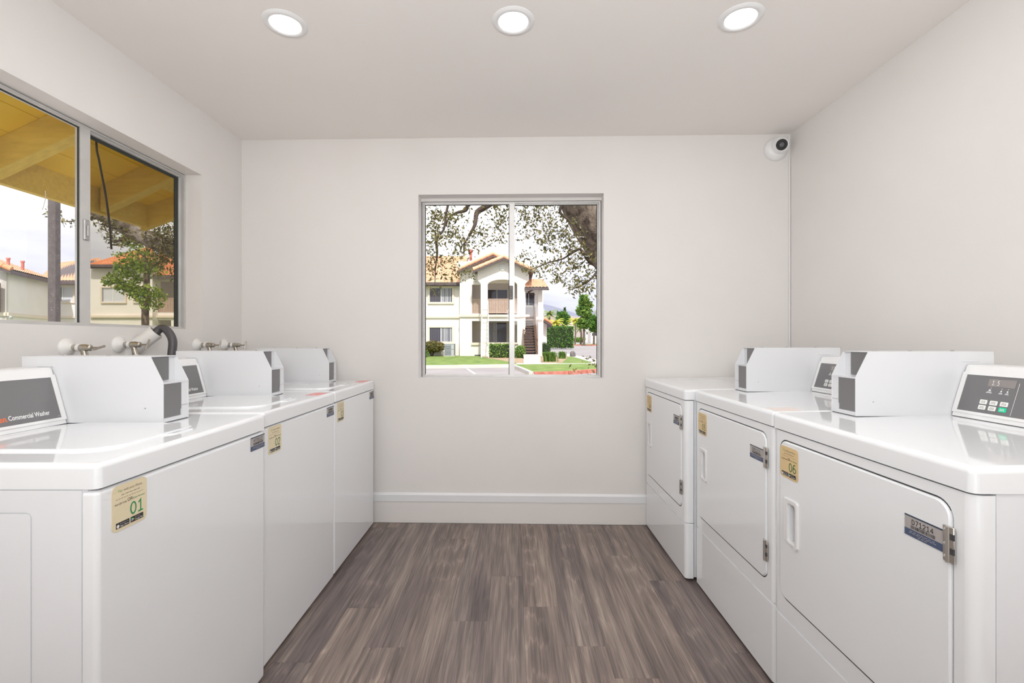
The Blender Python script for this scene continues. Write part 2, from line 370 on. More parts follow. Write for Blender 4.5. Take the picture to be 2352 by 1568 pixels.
# floor plank material: each plank shifts the grain by its own random number
M_plank = bsdf('vinyl_plank', (0.17, 0.13, 0.12), 0.42, spec=0.35)
def plank_nodes():
    nt = M_plank.node_tree; N = nt.nodes; L = nt.links; b = N['Principled BSDF']
    tc = N.new('ShaderNodeTexCoord'); oi = N.new('ShaderNodeObjectInfo')
    mul = N.new('ShaderNodeMath'); mul.operation = 'MULTIPLY'; mul.inputs[1].default_value = 57.0; L.new(oi.outputs['Random'], mul.inputs[0])
    add = N.new('ShaderNodeVectorMath'); add.operation = 'ADD'; L.new(tc.outputs['Object'], add.inputs[0]); L.new(mul.outputs[0], add.inputs[1])
    def mapped(s):
        m = N.new('ShaderNodeMapping'); m.inputs['Scale'].default_value = s; L.new(add.outputs[0], m.inputs[0]); return m
    def ramp(src, stops):
        r = N.new('ShaderNodeValToRGB'); L.new(src, r.inputs[0])
        for i, (p, c) in enumerate(stops):
            el = r.color_ramp.elements[i] if i < 2 else r.color_ramp.elements.new(p)
            el.position = p; el.color = (*c, 1)
        return r
    n1 = N.new('ShaderNodeTexNoise'); n1.inputs['Scale'].default_value = 1; n1.inputs['Detail'].default_value = 5; n1.inputs['Distortion'].default_value = 0.6
    L.new(mapped((20, 1.1, 1)).outputs[0], n1.inputs[0])
    base = ramp(n1.outputs[0], [(0.30, (0.140, 0.112, 0.106)), (0.74, (0.325, 0.267, 0.235)), (0.50, (0.208, 0.166, 0.154))])
    n2 = N.new('ShaderNodeTexNoise'); n2.inputs['Scale'].default_value = 1; n2.inputs['Detail'].default_value = 4; L.new(mapped((150, 5, 1)).outputs[0], n2.inputs[0])
    fine = ramp(n2.outputs[0], [(0.30, (0.70, 0.70, 0.70)), (0.72, (1.32, 1.31, 1.29))])
    wv = N.new('ShaderNodeTexWave'); wv.wave_type = 'RINGS'; wv.inputs['Scale'].default_value = 1.0; wv.inputs['Distortion'].default_value = 5.0
    wv.inputs['Detail'].default_value = 3; wv.inputs['Detail Scale'].default_value = 0.8; L.new(mapped((60, 2.0, 1)).outputs[0], wv.inputs[0])
    cath = ramp(wv.outputs[0], [(0.0, (0.90, 0.90, 0.90)), (1.0, (1.30, 1.29, 1.27)), (0.88, (1.0, 1.0, 1.0))])
    n3 = N.new('ShaderNodeTexNoise'); n3.inputs['Scale'].default_value = 1; L.new(mapped((9, 0.8, 1)).outputs[0], n3.inputs[0])
    msk = ramp(n3.outputs[0], [(0.48, (0, 0, 0)), (0.62, (1, 1, 1))])
    def mixc(a, c, mode, fac=1.0, facsrc=None):
        m = N.new('ShaderNodeMix'); m.data_type = 'RGBA'; m.blend_type = mode; m.inputs[0].default_value = fac
        if facsrc is not None: L.new(facsrc, m.inputs[0])
        L.new(a, m.inputs[6]); L.new(c, m.inputs[7]); return m.outputs[2]
    c = mixc(base.outputs[0], fine.outputs[0], 'MULTIPLY')
    c = mixc(c, cath.outputs[0], 'MULTIPLY', 1, msk.outputs[0])
    n4 = N.new('ShaderNodeTexNoise'); n4.inputs['Scale'].default_value = 1; n4.inputs['Detail'].default_value = 3; L.new(mapped((55, 1.8, 1)).outputs[0], n4.inputs[0])
    c = mixc(c, ramp(n4.outputs[0], [(0.32, (0.80, 0.81, 0.82)), (0.70, (1.20, 1.19, 1.17))]).outputs[0], 'MULTIPLY')
    tone = ramp(oi.outputs['Random'], [(0.0, (0.88, 0.89, 0.91)), (1.0, (1.12, 1.10, 1.05))])
    c = mixc(c, tone.outputs[0], 'MULTIPLY'); L.new(c, b.inputs['Base Color'])
    bp = N.new('ShaderNodeBump'); bp.inputs['Strength'].default_value = 0.12; bp.inputs['Distance'].default_value = 0.001
    L.new(n2.outputs[0], bp.inputs['Height']); L.new(bp.outputs[0], b.inputs['Normal'])
plank_nodes()

# ------------------------------------------------------------------ the room
XL, XR, YF, ZC = -1.775, 1.755, -1.7, 2.483
YBL, YBR = 3.035, 2.945                                   # the back wall stands slightly askew
yaw = math.atan2(YBR - YBL, XR - XL)
MB = Matrix.Translation((XL, YBL, 0)) @ Matrix.Rotation(yaw, 4, 'Z')   # back wall frame: u along it, v outward, z up
WB = math.hypot(XR - XL, YBR - YBL)

fl = thing('floor', 'grey-brown wood-look vinyl plank floor between the two rows of machines', None); fl['kind'] = 'structure'
bm = bmesh.new(); box(bm, (XL - 0.15, YF - 0.15, -0.12), (XR + 0.15, YBL + 0.16, -0.005)); obj('subfloor', bm, M_gap, fl)
PWd, PLn = 0.155, 1.22
joints = {0: 2.32, 1: 2.054, -4: 2.045, -3: 1.783, 2: 1.79, -2: 2.755, 5: 2.277, 4: 2.54, -1: 1.95, 3: 1.62, -5: 1.70, 6: 1.75}
pm = {}
for k in range(-11, 12):
    xa = -0.11 + PWd * k; xb = xa + PWd
    xa, xb = max(xa, XL), min(xb, XR)
    if xb - xa < 0.01: continue
    j0 = joints.get(k, 1.6 + 0.37 * ((k * 5) % 3)); y = j0 - PLn * 6
    while y < YBL:
        ya, yb = max(y, YF), min(y + PLn, YBL - 0.012 + (YBR - YBL) * ((xa + xb) / 2 - XL) / (XR - XL)); y += PLn
        if yb - ya < 0.02: continue
        key = (round(xb - xa, 3), round(yb - ya, 3))
        if key not in pm:
            bm = bmesh.new(); w, l = key
            box(bm, (-w/2 + 0.0001, -l/2 + 0.0001, -0.006), (w/2 - 0.0001, l/2 - 0.0001, 0.0), 0.0005, 1)
            o = obj('plank', bm, M_plank, fl); pm[key] = o.data
        else:
            o = bpy.data.objects.new('plank', pm[key]); C.objects.link(o); o.parent = fl
        o.location = ((xa + xb) / 2, (ya + yb) / 2, 0)

bm = bmesh.new(); box(bm, (XL - 0.14, YF - 0.14, ZC), (XR + 0.14, YBL + 0.14, ZC + 0.1)); tag(obj('ceiling', bm, M_ceil), 'plain off-white painted ceiling with three round downlights', kind='structure')
bm = bmesh.new(); box(bm, (XR, YF - 0.15, -0.1), (XR + 0.15, YBL + 0.2, ZC)); tag(obj('wall_right', bm, M_wall), 'blank off-white painted wall behind the dryers', kind='structure')
bm = bmesh.new(); box(bm, (XL - 0.15, YF - 0.15, -0.1), (XR, YF, ZC)); tag(obj('wall_front', bm, M_wall), 'off-white painted wall facing the window wall', kind='structure')
# back wall with its window opening (u from the left corner)
WU0, WU1, WZ0, WZ1 = -0.614 - XL, 0.580 - XL, 0.9325, 2.118
bm = bmesh.new(); plate(bm, rect(-0.02, -0.1, WB + 0.02, ZC), [rect(WU0, WZ0, WU1, WZ1)], lambda u, z, v: Vector((u, v, z)), 0, 0.15)
tag(obj('wall_back', bm, M_wall, M=MB), 'off-white painted end wall with the square sliding window', kind='structure')
# left wall with its window opening
LY0, LY1, LZ0, LZ1 = 1.40, 2.649, 1.237, 2.118
bm = bmesh.new(); plate(bm, rect(YF, -0.1, YBL + 0.18, ZC), [rect(LY0, LZ0, LY1, LZ1)], lambda y, z, v: Vector((XL - v, y, z)), 0, 0.15)
tag(obj('wall_left', bm, M_wall), 'off-white painted wall with the wide window above the washers', kind='structure')
# two-tier baseboard
bb = thing('baseboard_back', 'two-tier baseboard along the foot of the end wall', None); bb['kind'] = 'structure'
bm = bmesh.new(); box(bm, (0, -0.010, 0.001), (WB, 0.0, 0.138)); obj('board', bm, M_wall, bb, M=MB)
bm = bmesh.new(); prism(bm, [(0, 0.139), (-0.014, 0.139), (-0.014, 0.180), (-0.004, 0.192), (0, 0.192)], lambda v, z, u: Vector((u, v, z)), 0, WB); obj('cap_strip', bm, M_trim, bb, M=MB)
# corner caulk line / cable
bm = bmesh.new(); tube(bm, [MB @ Vector((WB - 0.006, -0.006, z)) for z in (0.9, 1.5, 2.33)], 0.0035, 8)
tag(obj('cable', bm, M_plastic, smooth=60), 'thin white cable running down the corner below the security camera', 'cable')

def sliding_window(name, label, fn, w, z0, z1, split, panes, latch_z, lm=None):
    """aluminium slider; fn(u, v, z): u across, v outward from the frame's inner face"""
    root = thing(name, label, None); root['kind'] = 'structure'
    def B(bm, u0, u1, v0, v1, a, b, bev=0.0):
        t = bmesh.new(); box(t, (u0, v0, a), (u1, v1, b), bev, 1)
        off = len(bm.verts); vs = [bm.verts.new(fn(*v.co)) for v in t.verts]; t.verts.index_update()
        fs = [bm.faces.new([vs[v.index] for v in f.verts]) for f in t.faces]; t.free(); bmesh.ops.recalc_face_normals(bm, faces=fs)
    bm = bmesh.new(); t = 0.007
    B(bm, 0, w, 0, 0.045, z1 - t, z1); B(bm, 0, w, 0, 0.045, z0, z0 + t); B(bm, 0, t, 0, 0.045, z0 + t, z1 - t); B(bm, w - t, w, 0, 0.045, z0 + t, z1 - t)
    B(bm, t, w - t, 0.0182, 0.0238, z0 + t, z0 + 0.012); B(bm, t, w - t, 0.0182, 0.0238, z1 - 0.014, z1 - t)
    obj('frame', bm, M_alu, root)
    for i, (a, b, v, gm, sw) in enumerate(panes):
        s = bmesh.new(); q = 0.008
        l, r = (q, sw) if i == 0 else (sw * 0.55, q)
        B(s, a, b, v, v + 0.014, z1 - t - q, z1 - t); B(s, a, b, v, v + 0.014, z0 + t, z0 + t + q)
        B(s, a, a + l, v, v + 0.014, z0 + t + q, z1 - t - q); B(s, b - r, b, v, v + 0.014, z0 + t + q, z1 - t - q)
        sash = obj('sash', s, M_alu, root)
        k = bmesh.new(); e = 0.004; ew, et = (0.026, 0.016) if gm is M_glass2 else (e, e)
        B(k, a + l, b - r, v + 0.005, v + 0.010, z1 - t - q - et, z1 - t - q); B(k, a + l, a + l + e, v + 0.005, v + 0.010, z0 + t + q, z1 - t - q - et); B(k, b - r - ew, b - r, v + 0.005, v + 0.010, z0 + t + q, z1 - t - q - et)
        obj('seal', k, M_seal, sash)
        g = bmesh.new(); B(g, a + l, b - r, v + 0.0065, v + 0.0085, z0 + t + q, z1 - t - q); obj('pane', g, gm, sash)
    k = bmesh.new(); B(k, split - 0.016, split + 0.010, -0.006, 0.004, latch_z - 0.045, latch_z + 0.045, 0.003); B(k, split - 0.006, split + 0.002, -0.011, -0.005, latch_z - 0.028, latch_z + 0.022, 0.002)
    obj('latch', k, lm or M_alu2, root)
    return root

bk = lambda u, v, z: MB @ Vector((WU0 + 0.008 + u, 0.088 + v, z))
wB = (WU1 - WU0) - 0.016
sliding_window('window_1', 'square aluminium sliding window in the end wall, looking out on the apartment building', bk, wB, WZ0 + 0.0005, WZ1 - 0.024, 0.592,
               [(0.008, 0.612, 0.004, M_glass, 0.034), (0.578, wB - 0.008, 0.024, M_glass, 0.030)], WZ0 + 0.56, bsdf('bronze_latch', (0.10, 0.09, 0.085), 0.4, 0.6))
lf = lambda u, v, z: Vector((XL - 0.095 - v, LY0 + 0.004 + u, z))
wL = LY1 - LY0 - 0.008
sliding_window('window_2', 'wide aluminium sliding window above the washers, with a darker right pane', lf, wL, LZ0 + 0.002, LZ1 - 0.004, 0.632,
               [(0.006, 0.652, 0.002, M_glass, 0.048), (0.618, wL - 0.006, 0.024, M_glass2, 0.018)], 1.66)
# plaster lining strip above the back window frame
bm = bmesh.new(); box(bm, (WU0, 0.085, WZ1 - 0.02), (WU1, 0.149, WZ1 + 0.001)); tag(obj('trim_1', bm, M_wall, M=MB), 'painted filler strip above the frame of the end-wall window', kind='structure')

# ------------------------------------------------------------------ ceiling downlights
def downlight(x, y, label):
    t = thing('ceiling_downlight', label, 'ceiling light', (x, y, ZC), 'recessed ceiling downlights')
    bm = bmesh.new(); lathe(bm, [(0.060, -0.004), (0.066, -0.009), (0.078, -0.007), (0.087, -0.001), (0.087, 0.0), (0.060, 0.0)], n=48); obj('trim_ring', bm, M_plastic, t, smooth=50)
    bm = bmesh.new(); lathe(bm, [(0, -0.0045), (0.0605, -0.0045), (0.0605, -0.002), (0, -0.002)], n=48); obj('diffuser', bm, M_lamp, t, smooth=30)
    la = bpy.data.lights.new('downlight_lamp', 'AREA'); la.shape = 'DISK'; la.size = 0.11; la.energy = LAMP_W; la.color = (1.0, 1.0, 1.0)
    lo = bpy.data.objects.new('downlight_lamp', la); C.objects.link(lo); lo.parent = t; lo.location = (0, 0, -0.012)
    return t
downlight(-0.940, 1.915, 'leftmost of the three round downlights, nearest the wide side window')
downlight(0.000, 1.900, 'middle of the three round ceiling downlights, above the aisle')
downlight(0.920, 1.880, 'rightmost of the three round downlights, on the security camera side')
for i, (x, y) in enumerate([(-0.70, 0.35), (0.0, 0.35), (0.70, 0.35), (-0.94, -1.0), (0.0, -1.0), (0.92, -1.0)]):
    downlight(x, y, ['left', 'middle', 'right'][i % 3] + (' round downlight over the near end of the room' if i < 3 else ' round downlight by the front wall'))

# ------------------------------------------------------------------ laundry machines (local: x = depth into machine, y along the row, z up)
def sticker(root, s, u0, z0, number, mbase, mnum, w=0.095, h=0.100):
    """pay-by-phone sticker; u0 = local y of the reader's left edge"""
    sg = 1 if s < 0 else -1
    fr = (Vector((-0.0012 * s, u0, z0)), Vector((0, sg, 0)), Vector((0, 0, 1)))
    bm = bmesh.new(); prism(bm, rr(0, 0, w, h, 0.013), lambda u, v, d: fr[0] + fr[1]*u + fr[2]*v + Vector((d * s, 0, 0)), 0.0, 0.0011)
    st = obj('sticker', bm, mbase, root); st['label'] = 'pay-by-phone sticker with the number ' + number
    Print().text('Pay', 0.016*w/.095, 0.0845, 0.0062).build('lettering', M_lime, st, fr)
    p = Print().text('with your Phone', 0.0305, 0.0845, 0.0058, 0.050); p.words(0.024, 0.078, 0.0765, 0.0016, 5); p.words(0.010, 0.086, 0.0695, 0.0010, 11)
    p.build('lettering', M_ink2, st, fr)
    p = Print().text('Scan QR Code', 0.007, 0.0575, 0.0042, 0.031).text('OR', 0.0405, 0.0580, 0.0075)
    p.build('lettering', M_ink, st, fr)
    p = Print().text('Enter Number', 0.056, 0.0585, 0.0042, 0.033).figures(number, 0.0475, 0.0245, 0.0275, 0.0400, 0.12)
    p.build('lettering', mnum, st, fr)
    p = Print().rect(0.010, 0.0065, 0.0455, 0.0190).rect(0.0485, 0.0065, 0.084, 0.0190); p.build('badge', M_ink, st, fr, 0.0004)
    p = Print().text('Download on the', 0.0205, 0.0145, 0.0018, 0.022).text('App Store', 0.0205, 0.0085, 0.0042, 0.0225)
    p.text('GET IT ON', 0.0605, 0.0145, 0.0018, 0.013).text('Google Play', 0.0605, 0.0085, 0.0042, 0.0215)
    ap = [(0.0150 + 0.0036*math.cos(a)*(1 - 0.10*math.sin(a)**2), 0.0115 + 0.0038*math.sin(a) - (0.0007 if abs(math.cos(a)) < 0.3 else 0)) for a in np.linspace(0, 2*PI, 20)[:-1]]
    p.poly(ap).poly([(0.0150, 0.0157), (0.0166, 0.0180), (0.0158, 0.0160)]); p.build('badge_lettering', M_wink, st, fr, 0.0007)
    a, b, c, m = (0.0505, 0.0080), (0.0505, 0.0175), (0.0590, 0.01275), (0.0545, 0.01275)
    Print().poly([a, m, b]).build('play_mark', M_pblue, st, fr, 0.0007); Print().poly([b, m, (0.0563, 0.0143)]).build('play_mark', M_pgrn, st, fr, 0.0007)
    Print().poly([a, (0.0563, 0.0112), m]).build('play_mark', M_pred, st, fr, 0.0007); Print().poly([m, (0.0563, 0.0112), c, (0.0563, 0.0143)]).build('play_mark', M_pyel, st, fr, 0.0007)

def asset_label(root, s, u0, z0, code, w=0.092, h=0.046):
    sg = 1 if s < 0 else -1
    fr = (Vector((-0.0012 * s, u0, z0)), Vector((0, sg, 0)), Vector((0, 0, 1)))
    bm = bmesh.new(); prism(bm, rr(0, 0, w, h, 0.003, 3), lambda u, v, d: fr[0] + fr[1]*u + fr[2]*v + Vector((d * s, 0, 0)), 0.0, 0.0011)
    st = obj('asset_label', bm, M_silver, root); st['label'] = 'silver and blue equipment label with a bar code'
    Print().rect(0.0, h - 0.0032, w, h).build('label_band', M_navy, st, fr)
    Print().rect(0.0, 0.0, w, 0.0155).build('label_band', M_blue, st, fr)
    p = Print(); r = random.Random(5)
    if code: p.figures(code, 0.018, 0.0268, 0.0112, 0.0545, 0.13)
    else: p.words(0.018, 0.070, 0.0275, 0.0095, 6)
    u = 0.0165
    while u < 0.074:
        b = 0.0006 + 0.0012 * r.random(); p.rect(u, 0.0175, u + b, 0.0250); u += b + 0.0007 + 0.0012 * r.random()
    p.build('lettering', M_ink, st, fr)
    p = Print().words(0.014, 0.078, 0.0105, 0.0013, 7).words(0.012, 0.080, 0.0072, 0.0013, 8).words(0.034, 0.058, 0.0035, 0.0015, 3)
    p.build('lettering', M_silver, st, fr, 0.0008)

def coin_box(root, s, S, y0, y1, d0, d1, z0, z1):
    t = 0.0025; zm = z0 + (z1 - z0) * 0.60; ds = d0 + 0.040
    prof = [(d0, z0), (d0, zm), (ds, z1), (d1, z1), (d1, z0)]
    fn = lambda d, z, y: Vector((d, y, z))
    bm = bmesh.new()
    prism(bm, prof, fn, y0, y0 + t); prism(bm, prof, fn, y1 - t, y1)                      # side plates
    box(bm, (ds - 0.002, y0 + t, z1 - t), (d1, y1 - t, z1)); box(bm, (d1 - t, y0 + t, z0), (d1, y1 - t, z1 - t))
    box(bm, (d0, y0 + t, zm - 0.004), (d0 + 0.045, y1 - t, zm))                            # shelf under the slanted mouth
    box(bm, (d0 + 0.004, y0 + t, z0), (d0 + 0.03, y1 - t, zm - 0.004))                    # lower front
    box(bm, (d0 + 0.001, y0 + t, z0), (d0 + 0.0035, y1 - 0.030, z0 + 0.012)); box(bm, (d0 + 0.001, y1 - 0.030, z0), (d0 + 0.0035, y1 - t, zm - 0.004))
    box(bm, (d0 + 0.045, y0 + t, zm), (d0 + 0.06, y1 - t, z1 - t))
    box(bm, (d1 - 0.10, y0 - 0.0015, z1 - 0.032), (d1 - 0.045, y0 + 0.001, z1 - 0.024), 0.001, 1)
    cb = obj('coin_box', bm, M_powder, root, M=S)
    bm = bmesh.new(); box(bm, (d0 + 0.0415, y0 + t + 0.001, zm + 0.004), (d0 + 0.0452, y1 - t - 0.030, z1 - t - 0.001)); obj('slot_panel', bm, M_panel, cb, M=S)
    bm = bmesh.new(); plate(bm, [(y0 + 0.004, z0 + 0.013), (y1 - 0.034, z0 + 0.013), (y1 - 0.034, z0 + 0.03), (y1 - 0.031, z0 + 0.034), (y1 - 0.031, zm - 0.006), (y0 + 0.004, zm - 0.006)], [], lambda y, z, d: Vector((d, y, z)), d0 + 0.0025, d0 + 0.0045)
    obj('coin_door', bm, M_panel, cb, M=S)
    bm = bmesh.new(); box(bm, (d0 + 0.0002, y1 - 0.0305, z0 + 0.043), (d0 + 0.0012, y1 - 0.003, z0 + 0.0445)); obj('seam', bm, M_alu2, cb, M=S)
    bm = bmesh.new(); lathe(bm, [(0, 0), (0.0022, 0), (0.0022, 0.001), (0, 0.0012)], Matrix.Translation((d0 + 0.055, y0, z0 + 0.044)) @ Matrix.Rotation(PI/2, 4, 'X'), 10)
    obj('screw', bm, M_alu2, cb, M=S)
    bm = bmesh.new(); box(bm, (d0 + 0.002, y0 + 0.002, z0 - 0.012), (d1, y1 - 0.002, z0 + 0.0005)); obj('base_shade', bm, M_gap, cb, M=S)  # dark strip painted in as the shade under the coin box
    for q in (0.15, 0.45, 0.80): bm = bmesh.new(); lathe(bm, [(0, 0.004), (0.004, 0.003), (0.006, 0.0), (0, 0.0)], Matrix.Translation((ds + (d1 - ds)*q, (y0 + y1)/2, z1)), 10); obj('screw', bm, M_alu2, cb, M=S)
    return cb

def console(root, s, S, y0, y1, d0, z0, z1, wash):
    prof = [(d0, z0), (d0 + 0.003, z0 + 0.012), (d0 + 0.040, z1 - 0.024), (d0 + 0.042, z1 - 0.018), (d0 + 0.046, z1 - 0.004), (d0 + 0.052, z1), (d0 + 0.14, z1), (d0 + 0.14, z0)]
    bm = bmesh.new(); prism(bm, prof, lambda d, z, y: Vector((d, y, z)), y0, y1)
    bmesh.ops.bevel(bm, geom=[e for e in bm.edges if abs(e.verts[0].co.y - e.verts[1].co.y) < 1e-6 and e.verts[0].co.x < d0 + 0.06 and e.verts[1].co.x < d0 + 0.06], offset=0.003, segments=2, affect='EDGES')
    co = obj('console', bm, M_plastic, root, M=S, smooth=28)
    bm = bmesh.new(); box(bm, (d0 + 0.002, y0 + 0.002, z0 - 0.012), (d0 + 0.138, y1 - 0.002, z0 + 0.0005)); obj('base_shade', bm, M_gap, co, M=S)  # dark strip standing in for the shadow line beneath the console
    A = Vector((d0 + 0.003, 0, z0 + 0.012)); Bv = Vector((d0 + 0.040, 0, z1 - 0.024)); V = (Bv - A); Ln = V.length; V.normalize()
    V = Vector((V.x * s, 0, V.z)); U = Vector((0, 1 if s < 0 else -1, 0)); O = Vector((A.x * s, y0 if s < 0 else y1, A.z))
    Nn = U.cross(V).normalized(); W = y1 - y0
    fr = (O, U, V); fn = lambda u, v, d: O + U*u + V*v + Nn*d
    bm = bmesh.new(); plate(bm, rect(0.0, 0.0, W, Ln + 0.002), [rect(0.014, 0.008, W - 0.014, Ln - 0.006)], fn, -0.002, 0.0022); obj('panel_bezel', bm, M_plastic, co)
    bm = bmesh.new(); prism(bm, rect(0.013, 0.007, W - 0.013, Ln - 0.005), fn, -0.001, 0.0006); obj('control_panel', bm, M_panel, co)
    if wash:
        Print().text('Commercial Washer', W - 0.045, 0.022, 0.0135, 0.112, 'r', True).build('lettering', M_wink, co, fr, 0.0010)
        Print().text('Speed Queen', W - 0.163, 0.0205, 0.0165, 0.110, 'r', True).rect(W - 0.1615, 0.0205, W - 0.1595, 0.0225).build('lettering', M_orange, co, fr, 0.0010)
        Print().rect(W - 0.024, 0.0135, W - 0.016, 0.0140).build('lettering', M_wink, co, fr, 0.0010)
    else:
        Print().rect(0.083, 0.089, 0.158, 0.112).build('display', M_lcd, co, fr, 0.0012)
        Print().figures('1.5', 0.094, 0.0935, 0.0140, 0.022, 0.09).build('lettering', M_wink, co, fr, 0.0017)
        p = Print()
        for u in (0.094, 0.124, 0.141): p.rect(u, 0.0835, u + 0.002, 0.0855)
        for u, w in ((0.084, 0.016), (0.119, 0.010), (0.136, 0.010)): p.rect(u, 0.0695, u + w, 0.0710).rect(u + 0.002, 0.0725, u + w - 0.001, 0.0738).poly(rr(u + w*0.35, 0.0758, u + w*0.75, 0.0800, 0.0015, 3))
        p.rect(0.1655, 0.012, 0.1665, 0.105)
        p.build('lettering', M_wink, co, fr, 0.0010)
        for r in range(2):
            for c in range(3):
                g = r == 0 and c == 2; u = 0.0745 + 0.0285*c; v = 0.0185 + 0.0165*r
                Print().poly(rr(u, v, u + 0.0215, v + 0.0130, 0.002, 3)).build('key', M_gkey if g else M_key, co, fr, 0.0012)
                Print().words(u + 0.005, u + 0.0165, v + 0.0070, 0.0022, 3).words(u + 0.004, u + 0.0175, v + 0.0035, 0.0018, 3).build('lettering', M_wink if g else M_ink2, co, fr, 0.0016)
    return co

def outer_edges(c, d): return True

def washer(label, xf, y0, number, code, notice):
    s = -1; S = Matrix.Diagonal((s, 1, 1, 1)); W = 0.650
    t = thing('washing_machine', label, 'washing machine', (-xf, y0, 0), 'top-loading washers along the left wall')
    bm = bmesh.new(); box(bm, (0.022, 0.003, 0.03), (0.70, W - 0.003, 0.872)); obj('cabinet', bm, M_side, t, M=S)
    for ya, yb in ((0.0, 0.003), (W - 0.003, W)):                           # pressed panel on the two sides
        bm = bmesh.new()
        plate(bm, rect(0.032, 0.03, 0.70, 0.868), [rr(0.135, 0.11, 0.60, 0.822, 0.012)], lambda d, z, y: Vector((d, y, z)), ya, yb)
        sp_ = obj('side_panel', bm, M_side, t, M=S)
        bm = bmesh.new(); plate(bm, rr(0.138, 0.113, 0.597, 0.819, 0.010), [], lambda d, z, y: Vector((d, y, z)), ya + 0.0002, yb - 0.0002); obj('pressed_field', bm, M_side, sp_, M=S)
    bm = bmesh.new(); box(bm, (0.008, 0.016, 0.864), (0.05, W - 0.016, 0.8712)); obj('gap_shade', bm, M_gap, t, M=S)  # dark strip set in the gap as the shade below the washer top
    bm = bmesh.new(); box(bm, (0, 0, 0.014), (0.030, W, 0.866), 0.011, 3, lambda c, d: c.x < 0.02); obj('front_panel', bm, M_white, t, M=S, smooth=40, wn=True)
    bm = bmesh.new(); box(bm, (-0.003, -0.001, 0.8702), (0.70, W + 0.001, 0.9235), 0.013, 4, lambda c, d: c.z > 0.9 and c.x < 0.6 or c.x < 0.1 and abs(d.z) > 0.01); top = obj('top_panel', bm, M_white, t, M=S, smooth=40, wn=True)
    bm = bmesh.new(); prism(bm, rr(0.075, 0.10, 0.485, 0.452, 0.075, 8), lambda d, y, z: Vector((d, y, z)), 0.922, 0.9290)
    bmesh.ops.bevel(bm, geom=[e for e in bm.edges if e.verts[0].co.z > 0.928 and e.verts[1].co.z > 0.928], offset=0.006, segments=3, affect='EDGES')
    lid = obj('lid', bm, M_white, t, M=S, smooth=50, wn=True)
    bm = bmesh.new(); prism(bm, [(0.060, 0.30), (0.074, 0.285), (0.080, 0.285), (0.080, 0.39), (0.074, 0.39), (0.060, 0.375)], lambda d, y, z: Vector((d, y, z)), 0.9225, 0.9265); obj('lid_grip', bm, M_white, lid, M=S)
    coin_box(t, s, S, 0.458, 0.569, 0.208, 0.640, 0.9262, 1.129)
    console(t, s, S, 0.006, 0.455, 0.498, 0.9262, 1.096, True)
    for d in (0.06, 0.62):
        for y in (0.06, W - 0.06): bm = bmesh.new(); lathe(bm, [(0, 0), (0.022, 0), (0.022, 0.012), (0.008, 0.014), (0.008, 0.032), (0, 0.032)], Matrix.Translation((d, y, 0)), 14); obj('levelling_foot', bm, M_gap, t, M=S)
    sticker(t, s, 0.034, 0.762, number, M_cream, M_green if number == '01' else M_green2)
    asset_label(t, s, 0.560, 0.812, code, 0.085, 0.045)
    if notice:
        bm = bmesh.new(); prism(bm, rect(0.012, 0.50, 0.075, 0.61), lambda d, y, z: Vector((d, y, z)), 0.9236, 0.9243); o = obj('warning_sticker', bm, M_red, t, M=S); o['label'] = 'pink-red warning sticker on the top'
    return t
washer('nearest white top-load washer on the left, with the 01 sticker on its front', 0.862, 0.962, '01', 'W73512', False)
washer('middle white top-load washer, with the 02 sticker on its front', 0.884, 1.640, '02', None, True)
washer('white top-load washer in the far left corner, with the 03 sticker on its front', 0.886, 2.300, '03', None, True)

